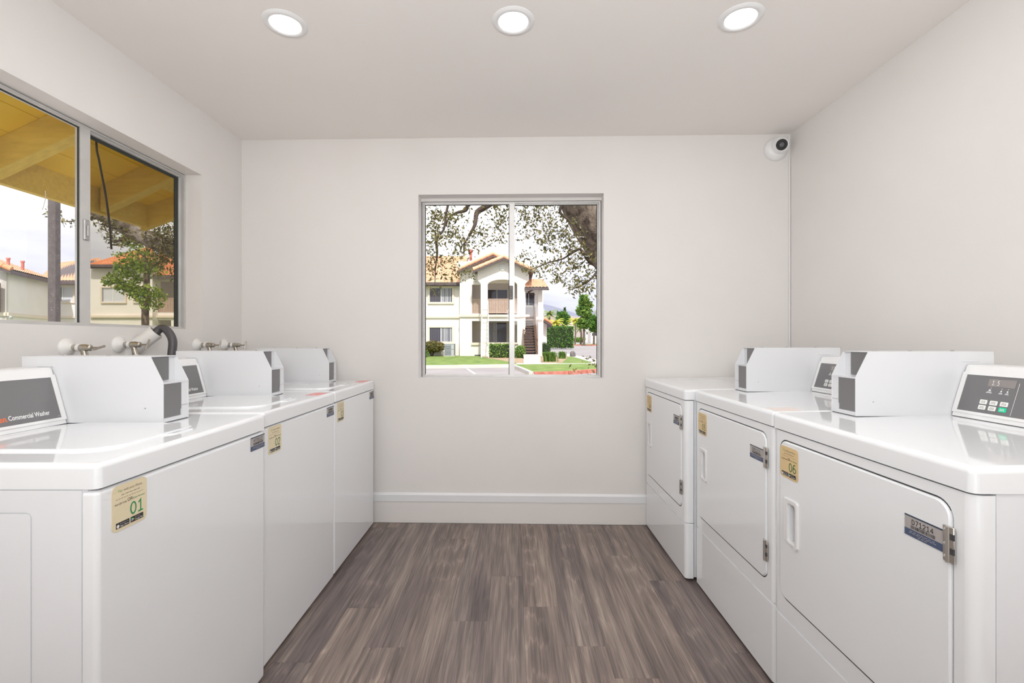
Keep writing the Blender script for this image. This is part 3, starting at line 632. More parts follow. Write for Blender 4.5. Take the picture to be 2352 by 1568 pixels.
def dryer(label, xf, y0, number, code, coin, notice=False):
    s = 1; S = Matrix.Identity(4); W = 0.683
    t = thing('clothes_dryer', label, 'clothes dryer', (xf, y0, 0), 'front-loading dryers along the right wall')
    fy = lambda y, z, d: Vector((d, y, z))
    bm = bmesh.new(); box(bm, (0.0432, 0.002, 0.02), (0.70, W - 0.002, 0.886)); obj('cabinet', bm, M_side, t)
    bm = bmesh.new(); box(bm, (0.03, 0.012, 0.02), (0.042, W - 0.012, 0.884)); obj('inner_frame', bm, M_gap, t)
    bm = bmesh.new(); box(bm, (0.010, 0.014, 0.878), (0.05, W - 0.014, 0.8865)); obj('gap_shade', bm, M_gap, t)  # dark strip drawn as shade in the gap below the dryer top
    bm = bmesh.new(); plate(bm, rr(0.0465, 0.3406, 0.6484, 0.8574, 0.038, 7), [rr(0.10, 0.40, 0.59, 0.80, 0.02, 4)], lambda y, z, d: Vector((d, y, z)), 0.0012, 0.0125); obj('door_gap_shade', bm, M_gap, t)  # dark ring filling the door gap in place of its shade
    door_o = rr(0.0456, 0.345, 0.644, 0.853, 0.034, 7)
    dc = lambda g: rr(0.0456 - g, 0.345 - g, 0.644 + g, 0.853 + g, 0.034 + g, 7)
    # front panel: a plate with the door opening, its ends folded back round the corners
    bm = bmesh.new(); plate(bm, rect(0.020, 0.285, W - 0.020, 0.882), [dc(0.0040)], fy, 0.0, 0.012)
    n = 6
    for a in (0, 1):
        out = [(0.020 - 0.020*math.sin(PI/2*k/n), 0.020 - 0.020*math.cos(PI/2*k/n)) for k in range(n + 1)] + [(0.0, 0.040), (0.012, 0.040), (0.020, 0.012)]
        if a: out = [(W - y, d) for y, d in out]
        prism(bm, out, lambda y, d, z: Vector((d, y, z)), 0.285, 0.882)
    obj('front_panel', bm, M_white, t, smooth=30)
    # door with a hole for the recessed pull
    hy0, hy1, hz0, hz1 = 0.540, 0.610, 0.528, 0.676
    bm = bmesh.new(); plate(bm, door_o, [rect(hy0 + 0.012, hz0 + 0.012, hy1 - 0.022, hz1 - 0.012)], fy, -0.004, 0.012)
    ed = [e for e in bm.edges if all(abs(v.co.x + 0.004) < 1e-6 for v in e.verts) and len([f for f in e.link_faces if abs(f.normal.x) < 0.5]) == 1 and min(v.co.y for v in e.verts) < 0.9]
    ed = [e for e in ed if not (hy0 < e.verts[0].co.y < hy1 and hz0 < e.verts[0].co.z < hz1)]
    bmesh.ops.bevel(bm, geom=ed, offset=0.004, segments=3, affect='EDGES')
    door = obj('door', bm, M_white, t, smooth=35, wn=True)
    bm = bmesh.new()
    plate(bm, [(hy0, hz0 + 0.008), (hy0 + 0.006, hz0), (hy1, hz0 + 0.012), (hy1, hz1 - 0.001), (hy0 + 0.006, hz1), (hy0, hz1 - 0.006)], [rr(hy0 + 0.012, hz0 + 0.014, hy1 - 0.020, hz1 - 0.014, 0.008, 4)], fy, -0.010, -0.003)
    bmesh.ops.bevel(bm, geom=[e for e in bm.edges if all(abs(v.co.x + 0.010) < 1e-6 for v in e.verts) and len(e.link_faces) == 2 and e.calc_face_angle(0) > 0.5], offset=0.002, segments=2, affect='EDGES')
    plate(bm, rect(hy0 + 0.010, hz0 + 0.010, hy1 - 0.019, hz1 - 0.010), [], fy, 0.028, 0.030)
    for q in (rect(hy0 + 0.0105, hz0 + 0.0105, hy0 + 0.0125, hz1 - 0.0105), rect(hy1 - 0.0215, hz0 + 0.0105, hy1 - 0.0195, hz1 - 0.0105), rect(hy0 + 0.011, hz0 + 0.0105, hy1 - 0.02, hz0 + 0.0125), rect(hy0 + 0.011, hz1 - 0.0125, hy1 - 0.02, hz1 - 0.0105)):
        plate(bm, q, [], fy, -0.003, 0.029)
    obj('handle', bm, M_plastic, door, smooth=35)
    for z in (0.412, 0.734):
        bm = bmesh.new(); box(bm, (-0.008, 0.034, z), (-0.0035, 0.058, z + 0.072), 0.001, 1)
        tube(bm, [(-0.009, 0.045, z + 0.001), (-0.009, 0.045, z + 0.071)], 0.0045, 10)
        h = obj('hinge', bm, M_steel, t, smooth=40)
        for k in (0.018, 0.047): bm = bmesh.new(); box(bm, (-0.0092, 0.0335, z + k), (-0.006, 0.0405, z + k + 0.012)); obj('slot', bm, M_gap, h)
        for k in (0.010, 0.036, 0.064): bm = bmesh.new(); lathe(bm, [(0, 0.0022), (0.0022, 0.0015), (0.003, 0), (0, 0)], Matrix.Translation((-0.008, 0.0530, z + k)) @ Matrix.Rotation(-PI/2, 4, 'Y'), 10); obj('rivet', bm, M_alu, h, smooth=40)
    bm = bmesh.new(); box(bm, (0.0, 0.0, 0.014), (0.040, W, 0.281), 0.018, 5, lambda c, d: c.x < 0.02 and abs(d.z) > 0.1)
    bmesh.ops.bevel(bm, geom=[e for e in bm.edges if all(v.co.z > 0.28 for v in e.verts) and all(v.co.x < 0.030 for v in e.verts) and e.calc_length() > 0], offset=0.006, segments=2, affect='EDGES')
    obj('lower_panel', bm, M_white, t, smooth=40, wn=True)
    bm = bmesh.new(); box(bm, (-0.004, -0.001, 0.886), (0.70, W + 0.001, 0.9365), 0.014, 5, lambda c, d: c.z > 0.9 and c.x < 0.6 or c.x < 0.1 and abs(d.z) > 0.01)
    for v in bm.verts:
        if v.co.z > 0.92: v.co.z += 0.0165 * v.co.x
    obj('top_panel', bm, M_white, t, smooth=40, wn=True)
    if coin:
        coin_box(t, s, S, 0.562, 0.672, 0.187, 0.618, 0.9420, 1.143); console(t, s, S, 0.006, 0.559, 0.482, 0.9464, 1.103, False)
    else: console(t, s, S, 0.006, 0.50, 0.482, 0.9464, 1.103, False)
    for d in (0.06, 0.62):
        for y in (0.06, W - 0.06): bm = bmesh.new(); lathe(bm, [(0, 0), (0.022, 0), (0.022, 0.012), (0.008, 0.014), (0.008, 0.025), (0, 0.025)], Matrix.Translation((d, y, 0)), 14); obj('levelling_foot', bm, M_gap, t)
    # sticker and label lie on the door face
    for fnc in (lambda r: sticker(r, s, 0.636, 0.738, number, M_tan, M_green2), lambda r: asset_label(r, s, 0.152, 0.748, code)):
        before = set(t.children); fnc(t)
        for o in set(t.children) - before: o.location.x = -0.0042
    if notice:
        bm = bmesh.new(); prism(bm, rect(0.012, 0.01, 0.11, 0.09), lambda d, y, z: Vector((d, y, z + d*0.017)), 0.9362, 0.9368); o = obj('notice_sticker', bm, M_pale, t); o['label'] = 'faded pink notice sticker on the top'
    return t
dryer('nearest white dryer on the right, with the 06 sticker on its door', 0.880, 0.886, '06', 'D71214', True)
dryer('middle white dryer, with the 05 sticker on its door', 0.884, 1.572, '05', 'D71213', True, True)
dryer('white dryer in the far right corner, with no coin box and set slightly forward', 0.840, 2.268, '04', None, False)

# ------------------------------------------------------------------ taps, standpipe and hose
def tap(y, z, turn, label):
    t = thing('washer_tap', label, 'tap', (XL, y, z), 'water taps above the washers')
    R = Matrix.Rotation(PI/2, 4, 'Y')
    bm = bmesh.new(); lathe(bm, [(0, 0.0), (0.037, 0.0), (0.037, 0.004), (0.030, 0.012), (0.016, 0.022), (0.015, 0.030), (0, 0.030)], R, 28); obj('escutcheon', bm, M_pvc, t, smooth=40)
    bm = bmesh.new()
    lathe(bm, [(0, 0.028), (0.0135, 0.028), (0.0135, 0.044), (0.0105, 0.046), (0.0105, 0.056), (0.0140, 0.058), (0.0145, 0.078), (0.0115, 0.084), (0.0120, 0.096), (0.0080, 0.100), (0, 0.100)], R, 20)
    tube(bm, [(0.068, 0, 0), (0.072, 0, -0.022), (0.078, 0, -0.045)], [0.011, 0.011, 0.0125], 14)
    obj('valve_body', bm, M_brass, t, smooth=40)
    bm = bmesh.new(); tube(bm, [(0.100, 0, 0), (0.132, 0, 0)], 0.0035, 8)
    a = Vector((0, math.cos(turn), math.sin(turn)))
    tube(bm, [Vector((0.130, 0, 0)) - a*0.026, Vector((0.130, 0, 0)) + a*0.026], [0.0042, 0.0042], 8)
    obj('handle', bm, M_brass, t, smooth=40)
    bm = bmesh.new(); lathe(bm, [(0.0105, 0.0), (0.0150, 0.0), (0.0150, 0.012), (0.0105, 0.012)], Matrix.Translation((0.047, 0, 0)) @ R @ Matrix.Translation((0, 0, -0.002)), 18); obj('washer_ring', bm, M_plastic, t, smooth=40)
    bm = bmesh.new(); tube(bm, smooth_path([(0.078, 0, -0.04), (0.082, 0, -0.12), (0.075, 0.0, -0.30)]), 0.010, 10); obj('supply_hose', bm, M_plastic, t, smooth=60)
tap(1.845, 1.148, 0.25, 'brass tap with a level handle above the nearest washer, left of the standpipe')
tap(2.088, 1.158, 1.10, 'brass tap with an upright handle beside the white standpipe')
tap(2.605, 1.150, 1.25, 'brass tap above the middle washer, left one of the far pair')
tap(2.850, 1.147, 1.40, 'brass tap nearest the corner, last of the far pair')
t = thing('standpipe', 'white plastic standpipe slanting out of the wall under the wide window', 'pipe', (XL, 2.15, 1.12))
rl = Matrix.Translation(-t.location)
A, Bp = Vector((-1.800, 2.150, 1.105)), Vector((-1.690, 2.198, 1.217)); dr = (Bp - A).normalized(); q = dr.to_track_quat('Z', 'Y').to_matrix().to_4x4(); Ln = (Bp - A).length
bm = bmesh.new(); lathe(bm, [(0.029, 0.02), (0.029, Ln), (0.034, Ln), (0.034, 0)], Matrix.Translation(A) @ q, 36); obj('pipe', bm, M_pvc, t, M=rl, smooth=40)
bm = bmesh.new(); tip = Bp
pts = smooth_path([tip - dr*0.10, tip - dr*0.03 + Vector((.004, 0, -.004)), tip + dr*0.022, at(383, 758, 2.20), at(396, 780, 2.195), at(395, 812, 2.19), at(390, 870, 2.18), at(390, 980, 2.17)], 7)
tube(bm, pts, 0.0180, 16); hs = obj('drain_hose', bm, M_hose, smooth=60); tag(hs, 'dark grey rubber drain hose looping out of the white standpipe', 'hose')

# ------------------------------------------------------------------ security camera
cc = MB @ Vector((WB - 0.094, 0.0, 2.384))
t = thing('security_camera', 'white turret security camera with a black lens in the upper right corner', 'security camera', cc)
Rb = Matrix.Rotation(PI/2, 4, 'X')                                     # +Z of the lathe points into the room
bm = bmesh.new(); lathe(bm, [(0, 0), (0.072, 0), (0.072, 0.012), (0.066, 0.022), (0.052, 0.034), (0.046, 0.036), (0, 0.036)], Rb, 40); obj('base', bm, M_plastic, t, smooth=35)
look = (Vector((0.1, 0.0, 1.1)) - cc + Vector((0.9, 0, 0.5))).normalized(); q = look.to_track_quat('Z', 'Y').to_matrix().to_4x4(); ce = Vector((0.010, -0.042, 0.012))
bm = bmesh.new(); prof = [(0.054*math.cos(a), 0.054*math.sin(a)) for a in np.linspace(-PI/2, 0.72, 16)]; prof[0] = (0, -0.054); prof += [(0.040, 0.030), (0.033, 0.026), (0, 0.026)]
lathe(bm, prof, Matrix.Translation(ce) @ q, 36); ball = obj('eyeball', bm, M_plastic, t, smooth=35)
bm = bmesh.new(); lathe(bm, [(0.0335, 0.0265), (0.031, 0.030), (0.018, 0.030), (0.017, 0.027), (0, 0.027)], Matrix.Translation(ce) @ q, 36); obj('lens_hood', bm, M_lens, ball, smooth=35)
bm = bmesh.new(); lathe(bm, [(0.016, 0.0272), (0.012, 0.031), (0.006, 0.033), (0, 0.0335)], Matrix.Translation(ce) @ q, 28); obj('lens', bm, M_lens2, ball, smooth=60)

# ------------------------------------------------------------------ outdoors: ground
GZ, LZ = -0.15, -0.05
def G(x, y, z=LZ):
    Y = F * (H - z) / (y - VY); return Vector(((x - VX) * Y / F, Y, z))
def slab(name, pts, z0, z1, mat, label, kind='structure'):
    bm = bmesh.new(); prism(bm, pts, lambda a, b, c: Vector((a, b, c)), z0, z1); o = obj(name, bm, mat); tag(o, label, kind=kind); return o
slab('street', [(-140, -40), (140, -40), (140, 260), (-140, 260)], GZ - 0.2, GZ, M_asph, 'grey asphalt parking lot and street outside')
g2 = lambda *ps: [(G(*p).x, G(*p).y) for p in ps]
fa, fb = G(960, 839), G(1183, 836)
kk = (fb.y - fa.y) / (fb.x - fa.x); ya = fa.y + kk * (-40 - fa.x)
slab('lawn', [(-40, fa.y), (fa.x, fa.y), (fb.x, fb.y), (fb.x + 0.3, 27.5), (-0.6, 31.5), (-0.6, 36.5), (-40, 36.5)], GZ, LZ, M_lawn, 'bright green lawn strip in front of the apartment building')
slab('curb', [(-40, fa.y - 0.32), (fa.x, fa.y - 0.32), (fb.x, fb.y - 0.36), (fb.x, fb.y), (fa.x, fa.y), (-40, fa.y)], GZ, LZ + 0.005, M_conc, 'pale concrete curb along the front of the left lawn')
slab('bounce_slab', [(-9.5, -8), (-1.93, -8), (-1.93, 3.1), (-9.5, 3.1)], GZ, GZ + 0.02, M_conc, 'unseen pale slab added under the eave to bounce light onto the soffit')  # added out of view, bounces sunlight up to the eave boards
slab('gutter', [(-40, fa.y - 0.95), (fa.x, fa.y - 0.95), (fb.x, fb.y - 1.2), (fb.x, fb.y - 0.36), (fa.x, fa.y - 0.32), (-40, fa.y - 0.32)], GZ, GZ + 0.006, mottled('gutter_concrete', (0.52, 0.46, 0.38), (0.58, 0.52, 0.45), 1.5, 0.9), 'tan concrete gutter in front of the curb')
slab('walkway', g2((1181, 840.5), (1224, 856.5), (1377, 848.8), (1440, 846), (1440, 841), (1377, 826.5), (1306, 812)) + [(4.0, 40), (-0.6, 40), (-0.6, 31.5), (0.2, 27.5)], GZ, LZ - 0.012, M_conc, 'pale concrete walkway around the corner lawn')
slab('lawn', g2((1184, 838.5), (1226, 855), (1376, 847.3), (1440, 844.5), (1440, 839), (1352, 834.8), (1184, 836.5)), GZ, LZ, M_lawn, 'green corner lawn behind the red-painted curb')
slab('lawn', g2((1279, 833.6), (1359, 833.2), (1353, 829.7), (1317, 819.0), (1302, 818.5), (1286, 824.5)), GZ, LZ, M_lawn, 'small triangular lawn behind the walkway')
mulch = mottled('bare_earth', (0.34, 0.23, 0.14), (0.46, 0.34, 0.23), 3, 0.95)
slab('ground', g2((1184, 833), (1203, 833)) + [(0.75, 36), (-2.2, 36), (-2.2, 33)], GZ, LZ + 0.006, mulch, 'bare brown earth bed under the clipped hedge')
slab('ground', g2((1243, 832.5), (1290, 833), (1302, 823)) + [(4.2, 36), (2.0, 36)], GZ, LZ + 0.004, mulch, 'bare brown earth bed around the strappy clump')
def curb_run(pts, mat, label, w=0.16, h=0.14):
    bm = bmesh.new()
    for a, b in zip(pts, pts[1:]):
        a, b = Vector(a), Vector(b); d = (b - a).normalized(); n = Vector((d.y, -d.x, 0))
        prism(bm, [(0, 0), ((b - a).length, 0), ((b - a).length, w), (0, w)], lambda u, v, z: Vector((a.x, a.y, 0)) + d.xy.to_3d()*u + n*v + Vector((0, 0, z)), GZ, GZ + h)
    return tag(obj('curb', bm, mat), label, kind='structure')
P2 = lambda x, y: Vector((G(x, y).x, G(x, y).y, 0))
curb_run([P2(1183, 839), P2(1206, 847.5), P2(1225, 856)], M_conc, 'unpainted curb on the left side of the corner lawn')
curb_run([P2(1225, 856), P2(1300, 854), P2(1377, 848.3), P2(1440, 845.5)], M_redcurb, 'red-painted curb in front of the corner lawn')
def stripe(x0, y0, x1, y1, label):
    a, b = G(x0, y0, GZ), G(x1, y1, GZ); d = (b - a).normalized(); n = Vector((-d.y, d.x, 0)) * 0.05
    bm = bmesh.new(); prism(bm, [((a-n).x, (a-n).y), ((b-n).x, (b-n).y), ((b+n).x, (b+n).y), ((a+n).x, (a+n).y)], lambda u, v, z: Vector((u, v, z)), GZ, GZ + 0.004); tag(obj('parking_stripe', bm, M_paint), label, kind='structure')
stripe(1073, 846.5, 1091, 858.5, 'white parking stripe in the middle of the lot'); stripe(973, 849, 977, 862, 'white parking stripe at the left edge of the window')
# far island
slab('lawn', [(x, y) for x, y in ((14.5, 108), (24, 104), (30, 112), (30, 132), (18, 130))], GZ, GZ + 0.16, M_lawn, 'small lawn island across the street')
curb_run([(13.2, 107.5, 0), (17.5, 103, 0), (30, 101, 0)], M_redcurb, 'red-painted curb of the island across the street', 0.3, 0.25)
slab('sidewalk', [(9, 135), (60, 135), (60, 141), (9, 141)], GZ, GZ + 0.1, M_conc, 'pale sidewalk far down the street')

# ------------------------------------------------------------------ buildings
def quad_tiles(name, parent, a, b, c, d, mat, wt=0.24, lt=0.30, amp=0.036):
    """barrel-tile surface: a, b along the eave, c, d along the ridge (c above b)"""
    a, b, c, d = map(Vector, (a, b, c, d)); n = max(2, int((b - a).length / wt)); m = max(2, int(((d - a).length + (c - b).length) / 2 / lt))
    nn = (b - a).cross(d - a); nn = nn.normalized() if nn.length else Vector((0, 0, 1))
    if nn.z < 0: nn = -nn
    V = []; Fc = []; q = 6
    for r in range(m):
        for e in (0, 1):
            t = (r + e) / m; p, s = a.lerp(d, t), b.lerp(c, t); lift = 0.032 * (1 - e)
            for k in range(n * q + 1):
                u = k / (n * q); ph = (k % q) / q; h = amp * abs(math.sin(PI * ph)) if ph else 0
                V.append(p.lerp(s, u) + nn * (h + lift))
    w = n * q + 1
    for r in range(2 * m - 1):
        for k in range(w - 1): i = r * w + k; Fc.append((i, i + 1, i + w + 1, i + w))
    return raw(name, V, Fc, mat, parent, 'stuff')
def roof_slab(parent, a, b, c, d, th=0.16, mat=None):
    bm = bmesh.new(); P = [Vector(p) for p in (a, b, c, d)]; nn = (P[1]-P[0]).cross(P[3]-P[0]).normalized()
    if nn.z < 0: nn = -nn
    A = [bm.verts.new(p - nn*0.02) for p in P]; B = [bm.verts.new(p - Vector((0, 0, th))) for p in P]
    fs = [bm.faces.new(A), bm.faces.new(B[::-1])] + [bm.faces.new((A[i], B[i], B[(i+1) % 4], A[(i+1) % 4])) for i in range(4)]
    bmesh.ops.recalc_face_normals(bm, faces=fs); return obj('roof_deck', bm, mat or M_fascia, parent)
def pw(Y0, Y1):
    """outline given in pixels at depth Y0, extruded back to Y1 without growing"""
    def fn(x, y, w): p = at(x, y, Y0); return Vector((p.x, w, p.z))
    return fn
def pbox(name, parent, mat, x0, y0, x1, y1, Y0, Y1, kind=None):
    bm = bmesh.new(); prism(bm, rect(x0, y0, x1, y1), pw(Y0, Y1), Y0, Y1); return obj(name, bm, mat, parent, kind=kind)
def rake(parent, p, q, mat, n=None, r=0.13, fascia=0.22):
    p, q = Vector(p), Vector(q); L_ = (q - p).length; n = n or max(2, int(L_ / 0.42)); d = (q - p) / n
    bm = bmesh.new(); tube(bm, [Vector((0, 0, 0)), d * 1.08], [r * 1.12, r * 0.92], 10); me = None
    for i in range(n):
        if me is None: o = obj('rake_tile', bm, mat, parent, smooth=50); me = o.data
        else: o = bpy.data.objects.new('rake_tile', me); C.objects.link(o); o.parent = parent
        o.location = p + d * i
    if fascia:
        bm = bmesh.new(); up = Vector((0, 0, 1)); sd = Vector((0, 0.05, 0))
        A = [p - up*0.06, q - up*0.06, q - up*(0.06 + fascia), p - up*(0.06 + fascia)]
        va = [bm.verts.new(x - sd) for x in A]; vb = [bm.verts.new(x + sd) for x in A]
        fs = [bm.faces.new(va), bm.faces.new(vb[::-1])] + [bm.faces.new((va[i], vb[i], vb[(i+1) % 4], va[(i+1) % 4])) for i in range(4)]
        bmesh.ops.recalc_face_normals(bm, faces=fs); obj('fascia', bm, M_fascia, parent)
def window(parent, x0, y0, x1, y1, Y, blinds='right', trim=True, tr=4.0, split=0.5):
    """sliding window of a house front; pixel box of the glass at depth Y (front face of the wall)"""
    P = pw(Y, Y); bm = bmesh.new()
    if trim: plate(bm, rect(x0 - tr, y0 - tr, x1 + tr, y1 + tr), [rect(x0, y0, x1, y1)], P, Y - 0.10, Y + 0.02)
    else: plate(bm, rect(x0 - 0.8, y0 - 0.8, x1 + 0.8, y1 + 0.8), [rect(x0, y0, x1, y1)], P, Y - 0.05, Y + 0.02)
    w = obj('window', bm, M_stucco2 if trim else M_paint, parent)
    bm = bmesh.new(); prism(bm, rect(x0, y0, x1, y1), P, Y - 0.015, Y + 0.01); obj('pane', bm, M_blind if blinds == 'all' else M_dglass, w)
    xm = x0 + (x1 - x0) * split
    bm = bmesh.new(); prism(bm, rect(xm - 0.55, y0, xm + 0.55, y1), P, Y - 0.06, Y - 0.02)
    plate(bm, rect(x0, y0, x1, y1), [rect(x0 + .5, y0 + .5, x1 - .5, y1 - .5)], P, Y - 0.06, Y - 0.02); obj('sash', bm, M_paint, w)
    a, b = {'right': (xm + 0.8, x1 - 1.2), 'left': (x0 + 1, xm - 0.8), 'all': (x0 + 0.6, x0 + 2.5), 'none': (0, 0)}[blinds]
    if b > a:
        bm = bmesh.new(); x = a; r = random.Random(int(x0))
        while x < b: s = 0.75 + 0.5 * r.random(); prism(bm, rect(x, y0 + .6, min(x + s, b), y1 - .6), P, Y - 0.022, Y - 0.018); x += s + 0.9 + (1.2 if r.random() < .25 else 0)
        obj('blind', bm, M_dglass if blinds == 'all' else M_blind, w, kind='stuff')
    if blinds == 'right':
        bm = bmesh.new(); x = x0 + 2
        while x < xm - 1: prism(bm, rect(x, y0 + .6, x + 0.35, y1 - .6), P, Y - 0.022, Y - 0.018); x += 2.1
        obj('blind', bm, bsdf('dim_blind', (0.22, 0.20, 0.22), 0.7) if 'dim_blind' not in bpy.data.materials else bpy.data.materials['dim_blind'], w, kind='stuff')
    return w
def railing(parent, x0, y0, x1, y1, Y, sp=1.9):
    P = pw(Y, Y); bm = bmesh.new(); prism(bm, rect(x0, y0, x1, y0 + 1.6), P, Y - 0.05, Y + 0.05); prism(bm, rect(x0, y1 - 2.2, x1, y1 - 1.0), P, Y - 0.04, Y + 0.04)
    r = obj('railing', bm, M_rail, parent); bm = bmesh.new(); x = x0 + 0.4
    while x < x1: prism(bm, rect(x, y0 + 1.6, min(x + sp*0.72, x1), y1 - 2.2), P, Y - 0.02, Y + 0.02); x += sp
    obj('balusters', bm, M_rail, r, kind='stuff'); return r

# --- the apartment building behind the end-wall window
b1 = thing('apartment_building', 'two-storey cream apartment building with tiled gables and an arched balcony, behind the lawn', 'building', (0, 36, GZ))
def bob(o): return o
class Sub:   # parts are built in world space: undo the root's offset
    pass
def settle(root):
    off = Matrix.Translation(-root.location)
    for o in root.children: o.location = off @ o.location
YW, YB, YP = 36.0, 35.2, 34.0
pbox('wall', b1, M_stucco, 880, 652, 1060, 822, YW, YW + 8)                                             # wing
bm = bmesh.new(); prism(bm, [(1056, 822), (1056, 617), (1131, 586), (1207, 620), (1207, 650), (1104.5, 650), (1104.5, 653.5), (1084, 653.5), (1084, 719.6), (1104.5, 719.6), (1104.5, 737), (1084, 737), (1084, 786.5), (1104.5, 786.5), (1104.5, 822)], pw(YB, 0), YB, YB + 0.3); obj('wall', bm, M_stucco, b1)
bm = bmesh.new(); arc = [(1154 + 34 * math.cos(a), 654 - 12.5 * math.sin(a)) for a in np.linspace(0, PI, 15)]
prism(bm, [(1097, 622), (1157, 593), (1215, 621), (1215, 643), (1206, 651), (1206, 822), (1188, 822), (1188, 654)] + arc[1:-1] + [(1120, 654), (1120, 822), (1104, 822), (1104, 651), (1097, 643)], pw(YP, 0), YP, YP + 0.35)
obj('wall', bm, M_stucco, b1)
pbox('wall', b1, M_stucco, 1120, 722, 1188, 737, YP + 0.02, YP + 0.33); pbox('wall', b1, M_stucco, 1120, 789, 1188, 822, YP + 0.02, YP + 0.33)
pbox('balcony_floor', b1, M_stucco, 1108, 722, 1206, 730, YP + 0.34, 37.4); pbox('balcony_floor', b1, M_stucco, 1060, 722, 1104, 730, YB + 0.3, 37.4)
pbox('balcony_back', b1, M_stucco, 1050, 600, 1206, 822, 37.4, 37.6)
pbox('balcony_side', b1, M_stucco, 1056, 620, 1058, 822, YB + 0.3, 37.4); pbox('balcony_side', b1, M_stucco, 1204, 630, 1207, 822, YP + 0.35, 37.4)
pbox('balcony_ceiling', b1, M_stucco, 1108, 632, 1204, 640, YP + 0.36, 37.4); pbox('balcony_ceiling', b1, M_stucco, 1060, 640, 1106, 646, YB + 0.31, 37.4)
window(b1, 1117, 665, 1166, 727, 37.35, 'none', False); window(b1, 1117, 740, 1164, 786, 37.35, 'left', False)
railing(b1, 1084, 686.5, 1104.5, 720, YB + 0.1, 2.4); railing(b1, 1120.5, 686, 1187.5, 720, YP + 0.15)
for (x0, x1, y0, y1, Y) in ((880, 1057, 725.5, 730, YW), (1055, 1104, 722, 727.5, YB), (1102, 1216, 722, 727.5, YP)): pbox('ledge', b1, M_stucco2, x0, y0, x1, y1, Y - 0.12, Y + 0.02)
pbox('ledge', b1, M_stucco2, 1082, 786.5, 1106, 792, YB - 0.12, YB + 0.3); pbox('ledge', b1, M_stucco2, 1118, 786.5, 1190, 790, YP - 0.10, YP + 0.3)
pbox('vent', b1, M_gap, 1090, 814.5, 1104, 816.5, YB - 0.02, YB + 0.02)
window(b1, 987, 661, 1039, 694, YW, 'right'); window(b1, 986.5, 752, 1039, 785, YW, 'right'); window(b1, 900, 661, 950, 694, YW, 'right'); window(b1, 900, 752, 950, 785, YW, 'right')
vm = bmesh.new(); v0 = at(1154.5, 614, YP - 0.02); lathe(vm, [(0, 0.0), (0.23, 0.0), (0.23, 0.04), (0.20, 0.05), (0, 0.05)], Matrix.Translation(v0) @ Matrix.Rotation(PI/2, 4, 'X'), 24); vt = obj('gable_vent', vm, M_paint, b1)
for k in range(5):
    z = -0.15 + 0.075*k; hw = math.sqrt(0.19**2 - z*z) ; bm = bmesh.new(); box(bm, (v0.x - hw, v0.y - 0.065, v0.z + z - 0.010), (v0.x + hw, v0.y - 0.05, v0.z + z + 0.010)); obj('louver', bm, M_alu2, vt)
# wing roof, cross hip at its left, gable roofs
e0, e1, r1, r0 = at(880, 650, 35.4), at(1057, 650, 35.4), at(1076, 588, 43.6), at(880, 588, 43.6)
e1r = Vector((e1.x, 35.4, e1.z)); r1r = Vector((r1.x, 43.6, r1.z))
quad_tiles('roof_tiles', b1, e0, e1r, r1r, r0, M_roof2); roof_slab(b1, e0, e1r, r1r, r0, 0.22)
pbox('fascia', b1, M_fascia, 880, 648, 1056, 654.5, 35.3, 35.36)
h0, h1, h2, h3 = at(880, 640, 38), at(972, 640, 38), at(968, 563, 43.3), at(880, 560, 43.3); quad_tiles('roof_tiles', b1, h0, h1, h2, h3, M_roof2); roof_slab(b1, h0, h1, h2, h3, 0.2)
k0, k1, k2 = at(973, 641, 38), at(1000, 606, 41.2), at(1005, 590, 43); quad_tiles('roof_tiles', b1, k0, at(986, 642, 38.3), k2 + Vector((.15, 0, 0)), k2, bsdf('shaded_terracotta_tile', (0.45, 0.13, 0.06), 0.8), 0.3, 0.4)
def gable_roof(L_, P_, R_, Yb, mat):
    for a, b in ((L_, P_), (P_, R_)):
        a, b = Vector(a), Vector(b); a2, b2 = Vector((a.x, Yb, a.z)), Vector((b.x, Yb, b.z))
        if b.z > a.z: quad_tiles('roof_tiles', b1, a, a2, b2, b, mat); roof_slab(b1, a, a2, b2, b, 0.14); rake(b1, a, b, M_roof2)
        else: quad_tiles('roof_tiles', b1, b, b2, a2, a, mat); roof_slab(b1, b, b2, a2, a, 0.14); rake(b1, b, a, M_roof2)
gable_roof(at(1087, 618, 33.5), at(1157, 588.5, 33.5), at(1226, 619, 33.5), 40, M_roof)
gable_roof(at(1050, 619, 34.6), at(1132, 581.5, 34.6), at(1212, 617, 34.6), 42, M_roof)
vp_ = at(1081, 598, 41); bm = bmesh.new(); tube(bm, [vp_, vp_ + Vector((0, 0, 0.75))], 0.12, 10); tube(bm, [vp_ + Vector((0, 0, 0.72)), vp_ + Vector((0, 0, 0.95))], 0.2, 10); obj('vent_pipe', bm, M_redcurb, b1)
# stair bay on the right
pbox('wall', b1, M_stucco, 1207, 664, 1248, 822, 37.2, 37.5); 
pbox('pillar', b1, M_stucco, 1236, 661, 1245.5, 822, 34.6, 34.95); pbox('pillar_cap', b1, M_stucco2, 1231, 728, 1249, 734, 34.45, 35.0)
pbox('fascia', b1, M_fascia, 1205, 659.5, 1259, 665, 33.9, 34.0)
s0, s1, s2, s3 = at(1205, 660, 33.9), at(1260, 660, 33.9), at(1247, 641, 37), at(1205, 641, 37); quad_tiles('roof_tiles', b1, s0, s1, s2, s3, M_roof2); roof_slab(b1, s0, s1, s2, s3, 0.2)
window(b1, 1208, 672, 1228, 702, 37.15, 'none', False, split=0.32); pbox('landing_panel', b1, bsdf('grey_panel', (0.52, 0.50, 0.53), 0.7), 1204, 705, 1231, 729, 35.55, 35.62)
pbox('landing', b1, M_wood, 1203, 727, 1232, 730, 35.4, 37.2)
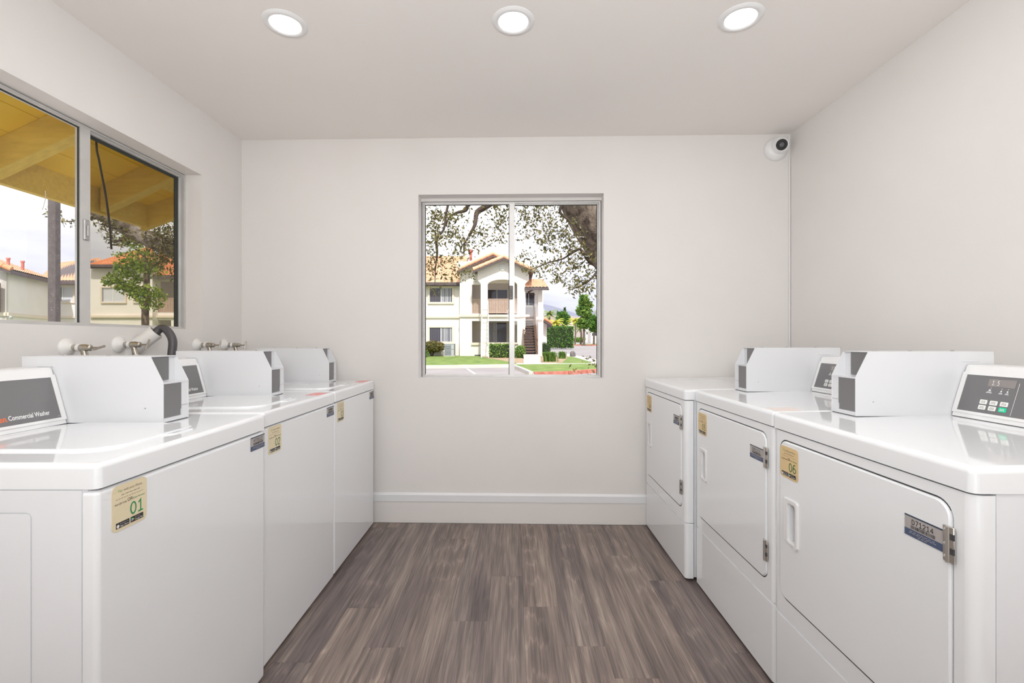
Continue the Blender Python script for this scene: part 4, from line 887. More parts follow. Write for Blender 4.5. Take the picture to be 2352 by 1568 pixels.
bm = bmesh.new(); tube(bm, [at(1213, 671, 35.5), at(1224, 665, 35.0)], 0.06, 6); tube(bm, [at(1213, 672, 35.5), at(1228, 677, 35.2)], 0.06, 6); obj('roof_brace', bm, M_wood, b1)
n = 15
for i in range(n):
    f = i / (n - 1); Y = 31.3 + 4.1*f; z = 0.22 + (2.85 - 0.22)*f; xl, xr = 0.74 + 0.04*f, 1.56 - 0.06*f
    bm = bmesh.new(); box(bm, (xl, Y, z - 0.05), (xr, Y + 0.27, z)); obj('stair_tread', bm, M_wood, b1)
bm = bmesh.new(); prism(bm, [(31.5, 0.0), (35.7, 2.62), (35.7, 2.5), (31.8, -0.04)], lambda y, z, x: Vector((x, y, z)), 0.75, 1.55); obj('stair_shade', bm, M_fascia, b1)  # dark sheet standing in for the shade behind the treads
for X0 in (0.70, 1.56):
    bm = bmesh.new(); prism(bm, [(31.1, 0.0), (31.35, 0.30), (35.6, 3.0), (35.6, 2.6), (31.5, -0.02)], lambda y, z, x: Vector((x, y, z)), X0, X0 + 0.06); obj('stair_stringer', bm, M_wood, b1)
bm = bmesh.new(); tube(bm, [(1.62, 31.3, 1.15), (1.56, 35.5, 3.75)], 0.045, 8)
for f in np.linspace(0, 1, 7): tube(bm, [(1.62 - .06*f, 31.3 + 4.2*f, 0.1 + 2.7*f), (1.62 - .06*f, 31.3 + 4.2*f, 1.12 + 2.6*f)], 0.03, 6)
obj('stair_handrail', bm, M_wood, b1)
for k in range(2):
    bm = bmesh.new(); box(bm, (0.66, 29.6 + 0.6*k, LZ - 0.05), (1.75, 31.2, 0.07 + 0.13*k), 0.015, 1); obj('concrete_step', bm, M_conc, b1)
pbox('wall', b1, M_stucco, 1245, 735, 1256, 800, 39.0, 41.0)
la_ = [at(1246, 727, 38), at(1268, 742, 38), at(1268, 742, 44) , at(1246, 727, 44)]
A0, A1 = at(1245, 728, 38.2), at(1268, 742, 38.2); quad_tiles('roof_tiles', b1, A1, A1 + Vector((0, 5, 0)), A0 + Vector((0, 5, 0)), A0, M_roof); roof_slab(b1, A1, A1 + Vector((0, 5, 0)), A0 + Vector((0, 5, 0)), A0, 0.3); rake(b1, A1, A0, M_roof, r=0.11)
settle(b1)

# --- three tiled buildings seen through the side window
b2 = thing('apartment_building', 'cream building with two red roof pipes, left of the dark post in the side window', 'building', (-32, 30, GZ))
A, B_ = at(37, 622, 29.4), at(116, 641, 33.4); d = (B_ - A); d.z = 0; dn = d.normalized(); outw = Vector((dn.y, -dn.x, 0))
wc0, wc1 = A - outw*0.45, A + dn*5.6 - outw*0.45
def strip(parent, p, q, z0, z1, th, mat, name='wall'):
    p, q = Vector(p), Vector(q); d = (q - p); d.z = 0; d.normalize(); nn = Vector((-d.y, d.x, 0)) * th
    bm = bmesh.new(); prism(bm, [(p.x, p.y), (q.x, q.y), (q.x + nn.x, q.y + nn.y), (p.x + nn.x, p.y + nn.y)], lambda x, y, z: Vector((x, y, z)), z0, z1); return obj(name, bm, mat, parent)
zE = A.z - 0.1
strip(b2, wc0, wc1, GZ, zE, 0.3, M_stucco)
gdir = (-outw); gp = wc0 + gdir*9
bm = bmesh.new(); prism(bm, [(0, GZ), (9, GZ), (9, zE), (4.5, zE + 2.0), (0, zE)], lambda u, z, w: wc0.xy.to_3d() + gdir*u + dn*w + Vector((0, 0, z)), 0, 0.3); obj('wall', bm, M_stucco, b2)
ov = -dn*0.5
a0, a1 = A + ov, A + dn*5.6; rid = gdir*5.0 + Vector((0, 0, 2.1))
quad_tiles('roof_tiles', b2, a0, a1, a1 + rid, a0 + rid, M_roof2); roof_slab(b2, a0, a1, a1 + rid, a0 + rid, 0.28); rake(b2, a0 + Vector((0,0,.05)), a0 + rid, M_roof, r=0.15, fascia=0.25)
strip(b2, wc0 + outw*0.1, wc1 + outw*0.1, at(40, 722, 29.4).z - 0.1, at(40, 722, 29.4).z + 0.12, 0.1, M_stucco2, 'ledge'); strip(b2, gp - dn*0.1, wc0 - dn*0.1, at(40, 722, 29.4).z - 0.1, at(40, 722, 29.4).z + 0.12, 0.1, M_stucco2, 'ledge')
for (px, py, f) in ((19, 598, 0.42), (52, 605, 0.3)):
    q = at(px, py, 31.5); bm = bmesh.new(); q.z -= 0.22; tube(bm, [q - Vector((0, 0, 0.6)), q + Vector((0, 0, 0.34))], 0.085, 10); tube(bm, [q + Vector((0, 0, 0.30)), q + Vector((0, 0, 0.40))], 0.115, 10); obj('vent_pipe', bm, M_redcurb, b2)
strip(b2, at(2, 650, 28.9), at(-14, 650, 28.9), at(0, 716, 28.9).z, at(0, 650, 28.9).z, 0.1, M_wood, 'door')
q = at(25, 733, 28.8); bm = bmesh.new(); lathe(bm, [(0, 0), (0.07, 0), (0.10, 0.12), (0.07, 0.22), (0, 0.24)], Matrix.Translation(q), 12); obj('wall_lamp', bm, M_alu2, b2)
settle(b2)

b3 = thing('apartment_building', 'cream building with one pale window, right of the dark post in the side window', 'building', (-36, 36, GZ))
pbox('wall', b3, M_stucco, 60, 645, 260, 830, 35.6, 40)
u0, u1, v1_, v0_ = at(82, 645, 34.9), at(262, 645, 34.9), at(230, 592, 42), at(130, 604, 42); quad_tiles('roof_tiles', b3, u0, u1, v1_, v0_, M_roof2); roof_slab(b3, u0, u1, v1_, v0_, 0.2); pbox('fascia', b3, M_fascia, 82, 644, 262, 652, 34.8, 34.86)
window(b3, 140, 658.5, 170, 692, 35.6, 'all', split=0.18); pbox('ledge', b3, M_stucco2, 60, 725, 260, 730, 35.45, 35.6)
settle(b3)

b4 = thing('apartment_building', 'cream hip-roofed building with a railed balcony, behind the street tree in the side window', 'building', (-24, 28, GZ))
pbox('wall', b4, M_stucco, 205, 612, 350, 830, 30.5, 31.0)
bm = bmesh.new(); plate(bm, rect(350, 634, 520, 830), [rect(361, 645, 424, 717.5), rect(361, 735, 393, 800)], pw(31, 31), 31, 31.3); obj('wall', bm, M_stucco, b4)
pbox('balcony_back', b4, M_stucco, 340, 630, 520, 830, 33.2, 33.4); pbox('balcony_floor', b4, M_stucco, 350, 718, 440, 728, 31.3, 33.2)
railing(b4, 361, 684, 424, 718, 31.1, 2.0)
u0, u1, v1_, v0_ = at(196, 609, 30.0), at(356, 609, 30.0), at(352, 568, 36), at(338, 568, 36); quad_tiles('roof_tiles', b4, u0, u1, v1_, v0_, M_roof); roof_slab(b4, u0, u1, v1_, v0_, 0.2); pbox('fascia', b4, M_fascia, 196, 607, 356, 613, 29.9, 29.96)
u0, u1, v1_, v0_ = at(350, 633, 30.4), at(520, 633, 30.4), at(520, 585, 37), at(350, 585, 37); quad_tiles('roof_tiles', b4, u0, u1, v1_, v0_, M_roof); roof_slab(b4, u0, u1, v1_, v0_, 0.2); pbox('fascia', b4, M_fascia, 350, 632, 520, 640, 30.3, 30.36)
window(b4, 236, 661, 289, 693.5, 30.5, 'all', split=0.48, tr=3); window(b4, 310, 661, 345, 693, 30.5, 'all', tr=3)
for (x0, x1, Y) in ((205, 350, 30.5), (350, 520, 31)): pbox('ledge', b4, M_stucco2, x0, 724, x1, 729, Y - 0.15, Y)
settle(b4)

# ------------------------------------------------------------------ this building's own eave, seen through the side window
XF, ZB, PIT = -2.90, H + 0.890, 0.47
ev = thing('eave', 'ochre-painted roof overhang with exposed rafters outside the side window', 'roof overhang', (XF, 1.5, ZB))
rel = Matrix.Translation(-ev.location)
def zs(x, o=0.0): return ZB + PIT * (x - XF) + o
for y in (-0.26, 0.44, 1.14, 1.84, 2.54, 3.24):
    bm = bmesh.new(); prism(bm, [(XF + 0.02, zs(XF + .02)), (-1.925, zs(-1.925)), (-1.925, zs(-1.925, .173)), (XF + 0.02, zs(XF + .02, .173))], lambda x, z, w: Vector((x, w, z)), y, y + 0.075); obj('rafter', bm, M_ochre, ev, M=rel)
xb = XF - 0.02; k = 0
while xb < -1.93:
    bm = bmesh.new(); xe = min(xb + 0.1605, -1.92); prism(bm, [(xb, zs(xb, .175)), (xe, zs(xe, .175)), (xe, zs(xe, .200)), (xb, zs(xb, .200))], lambda x, z, w: Vector((x, w, z)), -0.6, 3.72 + (xb - XF) * 0.2); obj('board', bm, M_ochre2, ev, M=rel); xb += 0.164
bm = bmesh.new(); box(bm, (XF - 0.045, -0.6, ZB - 0.002), (XF, 3.715, ZB + 0.19)); obj('fascia', bm, M_ochre, ev, M=rel)
bm = bmesh.new(); pr = [(XF - 0.045, 3.67), (XF + 1.1, 3.90), (XF + 1.1, 3.95), (XF - 0.045, 3.72)]
vs = [[bm.verts.new((x, y, zs(x, o))) for x, y in pr] for o in (0.0, 0.195)]; fs = [bm.faces.new(vs[0]), bm.faces.new(vs[1][::-1])] + [bm.faces.new((vs[0][i], vs[1][i], vs[1][(i+1) % 4], vs[0][(i+1) % 4])) for i in range(4)]; bmesh.ops.recalc_face_normals(bm, faces=fs)
obj('barge_board', bm, M_ochre, ev, M=rel)
bm = bmesh.new(); prism(bm, [(XF + .30, zs(XF + .30, .09)), (XF + .37, zs(XF + .37, .09)), (XF + .37, zs(XF + .37, .172)), (XF + .30, zs(XF + .30, .172))], lambda x, z, w: Vector((x, w, z)), 3.31, 3.74); obj('lookout', bm, M_ochre, ev, M=rel)
bm = bmesh.new(); prism(bm, [(XF - .1, zs(XF - .1, .21)), (0, zs(0, .21)), (0, zs(0, .27)), (XF - .1, zs(XF - .1, .27))], lambda x, z, w: Vector((x, w, z)), -1.9, 3.78); obj('roof_deck', bm, M_fascia, ev, M=rel)
q = at(118, 780, 5.0); pt = thing('steel_post', 'dark brown square steel post standing outside the left pane of the side window', 'post', (q.x, 5.0, GZ))
bm = bmesh.new(); box(bm, (-0.042, 0, 0), (0.042, 0.062, 4.2), 0.006, 2); obj('post', bm, M_post, pt)
bm = bmesh.new(); r = random.Random(3)
for i in range(70):
    z = 1.2 + 2.0 * r.random()
    if r.random() < .4: box(bm, (-0.03 + 0.06*r.random(), -0.0012, z), (0, 0, 0)) if False else lathe(bm, [(0, .0012), (.003, .0)], Matrix.Translation((-0.03 + .06*r.random(), 0, z)) @ Matrix.Rotation(PI/2, 4, 'X'), 6)
    else: lathe(bm, [(0, .0012), (.003, .0)], Matrix.Translation((0.042, 0.006 + .05*r.random(), z)) @ Matrix.Rotation(PI/2, 4, 'Y'), 6)
obj('paint_specks', bm, M_silver, pt, kind='stuff')
bm = bmesh.new(); box(bm, (-0.09, -0.06, 0), (0.09, 0.12, 0.012)); obj('base_plate', bm, M_post, pt)
bm = bmesh.new(); tube(bm, smooth_path([Vector((-2.13, 2.36, 2.615)), at(221, 322, 2.35), at(228, 370, 2.38), at(243, 450, 2.40), at(252, 520, 2.40), at(256, 572, 2.40)]), 0.0048, 10); tag(obj('cord', bm, M_gap, smooth=60), 'dark cord hanging outside the right pane of the side window', 'cord')
bm = bmesh.new(); tube(bm, smooth_path([at(104, 438, 2.85), at(105, 452, 2.86), at(101, 470, 2.86), at(97, 482, 2.86)]), 0.0018, 6); tag(obj('string', bm, M_paint), 'short white string dangling from the eave near the dark post', 'string')

# ------------------------------------------------------------------ trees and plants
Z2 = lambda zx, zy, Y: at(940 + 0.2934*zx, 430 + 0.2934*zy, Y)
R6 = lambda zx, zy, Y: at(205 + 0.1913*zx, 460 + 0.1913*zy, Y)
def spray(path, n, spread, taper=True):
    """leaf positions scattered along a twig"""
    P = smooth_path(path, 5); out = []
    for i in range(max(2, int(n * 0.25))):
        t = rng.random() * (len(P) - 1); a = P[int(t)].lerp(P[min(int(t) + 1, len(P) - 1)], t - int(t)); c = np.array(a) + rng.normal(size=3) * spread
        for k in range(6): out.append(c + rng.normal(size=3) * 0.028)
    return out
def limb(path, rad, n=16, k=6):
    P = smooth_path(path, k); m = len(P) - 1; R = np.interp(np.linspace(0, len(rad) - 1, m + 1), range(len(rad)), rad)
    bm = bmesh.new(); tube(bm, P, list(R), n); return bm

t = thing('oak_tree', 'big leaning tree with a thick bare limb at the right of the end-wall window', 'tree', (G(1480, 900, GZ).x, 8.0, GZ)); tl = Matrix.Translation(-t.location)
trk = limb([Vector((3.4, 9.2, GZ)), at(1520, 700, 8.0), at(1432, 618, 7.4), at(1378, 545, 7.0), at(1336, 478, 6.8), at(1298, 400, 6.7), at(1240, 320, 6.6)], [0.42, 0.38, 0.34, 0.30, 0.27, 0.24, 0.20], 20)
obj('trunk', trk, M_bark, t, M=tl, smooth=60)
br = [([at(1298, 400, 6.7), Z2(800, 20, 6.3), Z2(600, 150, 6.2), Z2(530, 200, 6.2), Z2(515, 290, 6.1), Z2(470, 380, 6.1), Z2(430, 450, 6.1), Z2(428, 540, 6.1)], [.09, .06, .042, .034, .024, .017, .010, .006]),
      ([Z2(600, 60, 6.2), Z2(470, 130, 6.3), Z2(440, 180, 6.3), Z2(370, 200, 6.3), Z2(310, 240, 6.3), Z2(290, 310, 6.3)], [.045, .03, .024, .018, .012, .006]),
      ([Z2(310, 110, 6.0), Z2(290, 200, 6.0), Z2(270, 330, 6.0), Z2(215, 400, 6.0), Z2(218, 520, 6.0), Z2(205, 640, 6.0), Z2(200, 760, 6.0)], [.017, .015, .015, .020, .015, .008, .004]),
      ([at(1316, 440, 6.8), Z2(1220, 100, 6.4), Z2(1180, 190, 6.4), Z2(1250, 260, 6.4), Z2(1300, 310, 6.4)], [.06, .03, .02, .014, .006]),
      ([at(1380, 560, 7.0), Z2(1440, 600, 6.5), Z2(1345, 490, 6.4), Z2(1300, 500, 6.4), Z2(1200, 560, 6.4), Z2(1090, 590, 6.4), Z2(960, 640, 6.4), Z2(880, 655, 6.4)], [.05, .028, .02, .015, .012, .010, .007, .004]),
      ([at(1385, 600, 7.2), Z2(1480, 640, 6.5), Z2(1420, 720, 6.4), Z2(1340, 770, 6.4), Z2(1240, 810, 6.4)], [.04, .016, .012, .009, .004]),
      ([Z2(1345, 490, 6.4), Z2(1380, 540, 6.4), Z2(1470, 630, 6.4), Z2(1520, 700, 6.5)], [.016, .018, .022, .024])]
for p_, r_ in br: obj('branch', limb(p_, r_, 8, 5), M_twig, t, M=tl, smooth=60)
sp = []
for path, n, s in [
    ([Z2(200, 150, 6), Z2(210, 230, 6), Z2(190, 330, 6), Z2(230, 420, 6), Z2(190, 480, 6)], 330, .13), ([Z2(160, 200, 6), Z2(180, 330, 6), Z2(150, 420, 6)], 120, .09),
    ([Z2(170, 520, 6), Z2(150, 580, 6), Z2(200, 640, 6), Z2(205, 760, 6)], 150, .07), ([Z2(300, 240, 6.3), Z2(320, 330, 6.3), Z2(350, 380, 6.3)], 110, .10),
    ([Z2(330, 400, 6.1), Z2(420, 420, 6.1), Z2(540, 380, 6.1), Z2(590, 350, 6.1)], 190, .09), ([Z2(430, 150, 6.3), Z2(390, 200, 6.3), Z2(330, 190, 6.3)], 70, .07),
    ([Z2(400, 440, 6.1), Z2(440, 500, 6.1), Z2(380, 520, 6.1)], 60, .06), ([Z2(330, 560, 6.1), Z2(350, 630, 6.1), Z2(340, 690, 6.1)], 90, .055), ([Z2(430, 630, 6.1), Z2(455, 690, 6.1)], 30, .04),
    ([Z2(640, 160, 6.3), Z2(700, 220, 6.3), Z2(760, 260, 6.3), Z2(720, 150, 6.3)], 230, .10), ([Z2(660, 360, 6.3), Z2(690, 450, 6.3)], 40, .05), ([Z2(500, 260, 6.2), Z2(560, 220, 6.2)], 50, .07),
    ([Z2(830, 150, 6.4), Z2(900, 200, 6.4), Z2(960, 250, 6.4), Z2(880, 290, 6.4)], 230, .11), ([Z2(960, 140, 6.4), Z2(1060, 200, 6.4), Z2(1140, 150, 6.4)], 200, .10),
    ([Z2(1040, 260, 6.4), Z2(1180, 300, 6.4), Z2(1280, 320, 6.4)], 150, .08), ([Z2(940, 390, 6.4), Z2(1060, 350, 6.4), Z2(1180, 350, 6.4), Z2(1290, 380, 6.4)], 210, .08),
    ([Z2(1000, 440, 6.4), Z2(1140, 430, 6.4), Z2(1290, 440, 6.4), Z2(1380, 470, 6.4)], 170, .07), ([Z2(1060, 490, 6.4), Z2(1230, 500, 6.4), Z2(1350, 490, 6.4)], 110, .06),
    ([Z2(890, 570, 6.4), Z2(930, 530, 6.4), Z2(970, 550, 6.4)], 40, .04), ([Z2(880, 655, 6.4), Z2(960, 640, 6.4), Z2(1090, 590, 6.4), Z2(1200, 570, 6.4)], 110, .035),
    ([Z2(1100, 740, 6.4), Z2(1150, 690, 6.4), Z2(1230, 640, 6.4), Z2(1300, 600, 6.4), Z2(1380, 560, 6.4)], 160, .055), ([Z2(1060, 660, 6.4), Z2(1180, 610, 6.4), Z2(1300, 560, 6.4)], 90, .06),
    ([Z2(1300, 620, 6.4), Z2(1400, 650, 6.4), Z2(1470, 630, 6.4)], 70, .05), ([Z2(1240, 810, 6.4), Z2(1320, 780, 6.4), Z2(1400, 750, 6.4), Z2(1480, 760, 6.4)], 150, .06),
    ([Z2(1300, 690, 6.4), Z2(1340, 740, 6.4), Z2(1400, 800, 6.4), Z2(1480, 850, 6.4)], 90, .05), ([Z2(1200, 700, 6.4), Z2(1225, 770, 6.4)], 25, .03), ([Z2(1380, 560, 6.4), Z2(1450, 520, 6.4), Z2(1480, 600, 6.4)], 60, .05),
    ([Z2(1310, 1420, 5.2), Z2(1370, 1385, 5.2), Z2(1480, 1390, 5.2)], 26, .04), ([Z2(1440, 1470, 5.2), Z2(1480, 1400, 5.2), Z2(1490, 1330, 5.2)], 22, .04)]: sp += spray(path, n, s)
sp += list(blob(at(1240, 380, 6.6), (2.2, 1.2, 0.45), 900))
foliage('foliage', np.array(sp) - np.array(t.location), 0.046, L_olive, t, 0.42, droop=0.4)

t = thing('oak_tree', 'leaning pale-barked tree with a thick slanting limb in the right pane of the side window', 'tree', (-4.2, 8.6, GZ)); tl = Matrix.Translation(-t.location)
obj('trunk', limb([Vector((-4.0, 8.6, GZ)), at(560, 720, 7.8), at(455, 596, 7.4), R6(1060, 610, 7.2), R6(800, 500, 7.0), R6(520, 370, 6.9), R6(300, 240, 6.8), R6(120, 150, 6.7), R6(-100, 40, 6.6)], [.24, .21, .18, .15, .125, .115, .11, .10, .08], 18), M_bark2, t, M=tl, smooth=60)
obj('branch', limb([R6(420, 310, 6.85), R6(300, 330, 6.6), R6(200, 300, 6.6), R6(110, 280, 6.6)], [.03, .02, .012, .005], 8), M_twig, t, M=tl, smooth=60)
obj('branch', limb([R6(480, 420, 6.9), R6(380, 470, 6.6), R6(300, 500, 6.6), R6(200, 460, 6.6)], [.03, .02, .012, .005], 8), M_twig, t, M=tl, smooth=60)
obj('branch', limb([R6(260, 200, 6.8), at(190, 503, 6.6), at(165, 508, 6.6), at(143, 509, 6.6)], [.03, .015, .01, .004], 8), M_twig, t, M=tl, smooth=60)
sp = []
for path, n, s in [([R6(100, 200, 6.6), R6(220, 300, 6.6), R6(300, 370, 6.6)], 80, .06), ([R6(110, 280, 6.6), R6(230, 260, 6.6)], 40, .05), ([R6(210, 460, 6.6), R6(330, 500, 6.6), R6(420, 480, 6.6)], 70, .05), ([R6(420, 440, 6.7), R6(520, 540, 6.7)], 60, .06),
    ([R6(760, 380, 7), R6(860, 360, 7), R6(1000, 300, 7), R6(1050, 280, 7)], 330, .13), ([R6(800, 480, 7), R6(950, 440, 7), R6(1050, 460, 7)], 320, .11), ([R6(820, 570, 7), R6(900, 640, 7), R6(1040, 700, 7)], 420, .13), ([R6(850, 700, 7), R6(960, 760, 7)], 150, .10),
    ([at(143, 509, 6.6), at(165, 508, 6.6), at(190, 503, 6.6)], 34, .03), ([at(112, 478, 6.2), at(122, 490, 6.2), at(136, 494, 6.2)], 36, .035)]: sp += spray(path, n, s)
foliage('foliage', np.array(sp) - np.array(t.location), 0.050, L_olive, t, 0.42, droop=0.4)

Ys = 14.0; q = at(336, 760, Ys)
t = thing('street_tree', 'young bright-leaved tree with a slim trunk in the right pane of the side window', 'tree', (q.x, Ys, GZ)); tl = Matrix.Translation(-t.location)
obj('trunk', limb([Vector((q.x, Ys, GZ)), R6(672, 1400, Ys), R6(680, 1200, Ys), R6(690, 950, Ys), R6(680, 760, Ys), R6(640, 620, Ys)], [.11, .095, .09, .08, .06, .03], 12), M_bark, t, M=tl, smooth=60)
sp = []
for (zx, zy, rx, rz, n) in ((440, 960, 190, 130, 520), (330, 1000, 90, 50, 130), (520, 1080, 130, 60, 240), (480, 800, 130, 80, 240), (640, 700, 150, 140, 360), (740, 820, 130, 110, 260), (650, 1140, 100, 100, 260), (770, 1130, 90, 110, 240), (760, 1260, 60, 60, 90), (430, 680, 50, 70, 60), (480, 510, 90, 60, 120)):
    k = 0.1913 * Ys / F; sp += list(blob(R6(zx, zy, Ys), (rx*k, 0.5, rz*k), int(n*1.1)))
foliage('foliage', np.array(sp) - np.array(t.location), 0.078, leafy('bright_leaf', (0.07, 0.17, 0.01), (0.38, 0.46, 0.07)), t, 0.75)

def bush(label, x0, y0, x1, y1, Y, lm, cat='bush', n=700, size=0.10, square=False, core=True, stems=False, name='bush', aspect=0.55):
    a, b = at(x0, y0, Y), at(x1, y1, Y); c = (a + b) / 2; rx, rz = abs(b.x - a.x) / 2, abs(a.z - b.z) / 2; ry = max(0.5, min(rx, 1.2))
    t = thing(name, label, cat, (c.x, Y + ry, c.z - rz)); o = np.array((0, 0, rz if (square or stems) else rz * 0.86))
    if square:
        p = rng.random((n, 3)) * 2 - 1; ax = rng.integers(0, 3, n); p[np.arange(n), ax] = np.sign(p[np.arange(n), ax]) * (1 - 0.05 * rng.random(n)); P = o + p * np.array((rx, ry, rz))
    else: P = shell(o, (rx, ry, rz), n, 0.25)
    if core:
        bm = bmesh.new()
        if square: box(bm, (-rx*.94, -ry*.94, 0), (rx*.94, ry*.94, rz*1.94), min(rx, rz)*0.12, 2)
        else:
            bmesh.ops.create_icosphere(bm, subdivisions=2, radius=1.0)
            for v in bm.verts: v.co = Vector((v.co.x*rx*.82, v.co.y*ry*.82, o[2] + v.co.z*rz*.82)) * (0.95 + .1*random.random())
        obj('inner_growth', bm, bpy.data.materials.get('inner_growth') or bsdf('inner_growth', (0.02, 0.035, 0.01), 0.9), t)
    if stems:
        for k in range(6):
            aa = k * 1.05; bm = bmesh.new(); tube(bm, smooth_path([(0.05*math.cos(aa), 0.05*math.sin(aa), -0.28), (0.2*rx*math.cos(aa), .2*math.sin(aa), 0.0), (0.6*rx*math.cos(aa), .5*ry*math.sin(aa), 0.4*rz)]), 0.025, 6); obj('stem', bm, M_twig, t)
    foliage('foliage', P, size, lm, t, aspect); return t
bush('olive-brown shrub on bare stems beside the grey condenser', 955, 783, 1018, 810, 34.0, L_brown, n=2600, size=0.10, stems=True)
bush('small light green shrub at the left edge of the end-wall window', 955, 803, 981, 819, 32.5, L_green, n=500, size=0.12)
bush('clipped green hedge under the arched balcony', 1125, 791, 1181, 819, 31.6, L_green, n=2600, size=0.10, square=True, name='hedge', cat='hedge')
bush('pale-topped clipped shrub left of the wooden stairs', 1183, 791, 1208, 824, 31.0, L_green, n=1600, size=0.10)
bush('round dark green shrub right of the wooden stairs', 1233, 783, 1267, 819, 36.5, L_dark, n=1900, size=0.09)
bush('tall square-clipped hedge beyond the building corner', 1255, 750, 1317, 797, 66, L_hedge, n=5200, size=0.20, square=True, name='hedge', cat='hedge')
def tuft(label, x0, y0, x1, y1, n, lm):
    Yb = F*(H - LZ)/(y1 - VY); a, b = at(x0, y1, Yb), at(x1, y0, Yb); c = (a.x + b.x)/2; rx = (b.x - a.x)/2; h = b.z - LZ
    t = thing('strappy_clump', label, 'plant', (c, Yb + 0.4, LZ)); V = []; Fc = []
    for i in range(n):
        an = rng.random()*2*PI; lean = rx * (0.25 + 0.75*rng.random()); ht = h * (0.55 + 0.45*rng.random()); w = 0.018 + .012*rng.random()
        p0 = np.array((0.25*rx*rng.normal(), 0.2*rx*rng.normal(), 0)); dd = np.array((math.cos(an), math.sin(an)*.7, 0)); sd = np.array((-dd[1], dd[0], 0))*w; k = len(V)
        V += [p0 - sd, p0 + sd, p0 + dd*lean*.35 + np.array((0, 0, ht*.75)) + sd, p0 + dd*lean*.35 + np.array((0, 0, ht*.75)) - sd, p0 + dd*lean + np.array((0, 0, ht*(0.9 - .35*rng.random())))]
        Fc += [(k, k+1, k+2, k+3), (k+3, k+2, k+4)]
    raw('blades', V, Fc, lm, t, 'stuff')
tuft('large strappy green clump right of the concrete steps', 1241, 801, 1288, 831, 520, L_green); tuft('smaller strappy green clump behind the large one', 1280, 802, 1305, 824, 300, L_green)
q = G(1316, 818); bm = bmesh.new(); bmesh.ops.create_icosphere(bm, subdivisions=2, radius=0.28)
for v in bm.verts: v.co = Vector((v.co.x*0.8, v.co.y*.8, v.co.z)) * (0.85 + .3*random.random())
bm.transform(Matrix.Translation(q + Vector((0, 0, 0.14)))); tag(obj('garden_rock', bm, mottled('grey_rock', (0.14, 0.13, 0.13), (0.22, 0.2, 0.2), 4, 0.9)), 'small dark rock at the corner of the triangular lawn', 'rock')

def tree(label, x, ytop, ybase, Y, crown, lm, size, tw=0.16, name='street_tree', group=None):
    b = at(x, ybase, Y); t = thing(name, label, 'tree', (b.x, Y, GZ), group)
    zt = at(x, ytop, Y).z; obj('trunk', limb([Vector((0, 0, 0)), Vector((.05, 0, (zt - GZ)*.5)), Vector((0, 0, (zt - GZ)*.8))], [tw, tw*.8, tw*.4], 10), M_bark, t, smooth=60)
    P = []
    for (cx, cy, rx, ry, n) in crown: k = Y/F; c = at(cx, cy, Y); P += list(blob((c.x - b.x, 0, c.z - GZ), (rx*k, rx*k*.7, ry*k), n))
    foliage('foliage', P, size, lm, t, 0.7); return t
tree('tall slender tree on the island across the street', 1341, 680, 792, 104, [(1342, 690, 11, 13, 420), (1337, 712, 13, 13, 460), (1348, 722, 12, 12, 380), (1340, 742, 15, 13, 480), (1350, 700, 9, 9, 240)], L_green, 0.62, 0.3)
tree('round-crowned tree at the right edge of the end-wall window', 1364, 728, 787, 110, [(1367, 738, 14, 14, 420), (1375, 748, 14, 16, 460), (1362, 752, 9, 10, 200)], L_hedge, 0.62, 0.28)
tree('dense green tree behind the square hedge', 1292, 712, 780, 150, [(1293, 730, 14, 15, 620), (1301, 735, 9, 12, 300)], L_hedge, 0.75, 0.3)
for i, (x, yt, lab) in enumerate(((1281, 716, 'dark pointed cypress nearer the building'), (1297, 707, 'taller dark pointed cypress behind the green tree'))):
    Y = 170; b = at(x, 770, Y); t = thing('cypress', lab, 'tree', (b.x, Y, GZ)); zt = at(x, yt, Y).z - GZ
    bm = bmesh.new(); tube(bm, [(0, 0, 0), (0, 0, 1.2)], 0.25, 8); obj('trunk', bm, M_bark, t)
    zz = rng.random(1100); aa = rng.random(1100)*2*PI; rr_ = 0.75*np.sin(PI*np.clip(zz*.85 + .12, 0, 1))*np.sqrt(rng.random(1100)); foliage('foliage', np.stack([rr_*np.cos(aa), rr_*np.sin(aa), 1 + zz*(zt - 1)], 1), 0.5, L_dark, t, 0.5)
def palm(label, x, yc, ybase, Y, r, lm, n=22, tw=0.18):
    b = at(x, ybase, Y); c = at(x, yc, Y); t = thing('palm_tree', label, 'palm tree', (b.x, Y, GZ)); h = c.z - GZ
    obj('trunk', limb([Vector((0, 0, 0)), Vector((.1, 0, h*.5)), Vector((0, 0, h))], [tw*1.2, tw, tw*.8], 10), M_bark, t, smooth=60)
    for i in range(n):
        an = i*2.399; el = 1.2 - 1.5*(i/n); V = []; Fc = []; L_ = r*(0.8 + .3*rng.random())
        for s in range(9):
            f = s/8; rad = L_*f*math.cos(el*(1 - .3*f)); z = h + L_*f*math.sin(el) - 0.55*L_*f*f; p = np.array((rad*math.cos(an), rad*math.sin(an), z)); sd = np.array((-math.sin(an), math.cos(an), 0))*r*.10*(math.sin(PI*min(1, f*.9 + .12)) + .05); V += [p - sd - np.array((0, 0, .06*r)), p, p + sd - np.array((0, 0, .06*r))]
            if s: k = 3*s; Fc += [(k-3, k-2, k+1, k), (k-2, k-1, k+2, k+1)]
        raw('frond', V, Fc, lm, t)
palm('feathery palm rising behind the square hedge', 1262, 722, 790, 95, 2.3, L_palm); palm('low yellowish palm between hedge and cypress', 1276, 742, 785, 90, 2.2, L_yel)
palm('yellow-fronded palm with a thin dark trunk in front of the hillside', 1321, 737, 778, 120, 2.4, L_yel); palm('short green-yellow palm beside the tall slender tree', 1334, 752, 782, 108, 1.9, L_palm); palm('small palm high on the skyline at the right', 1374, 716, 770, 190, 2.2, L_palm)
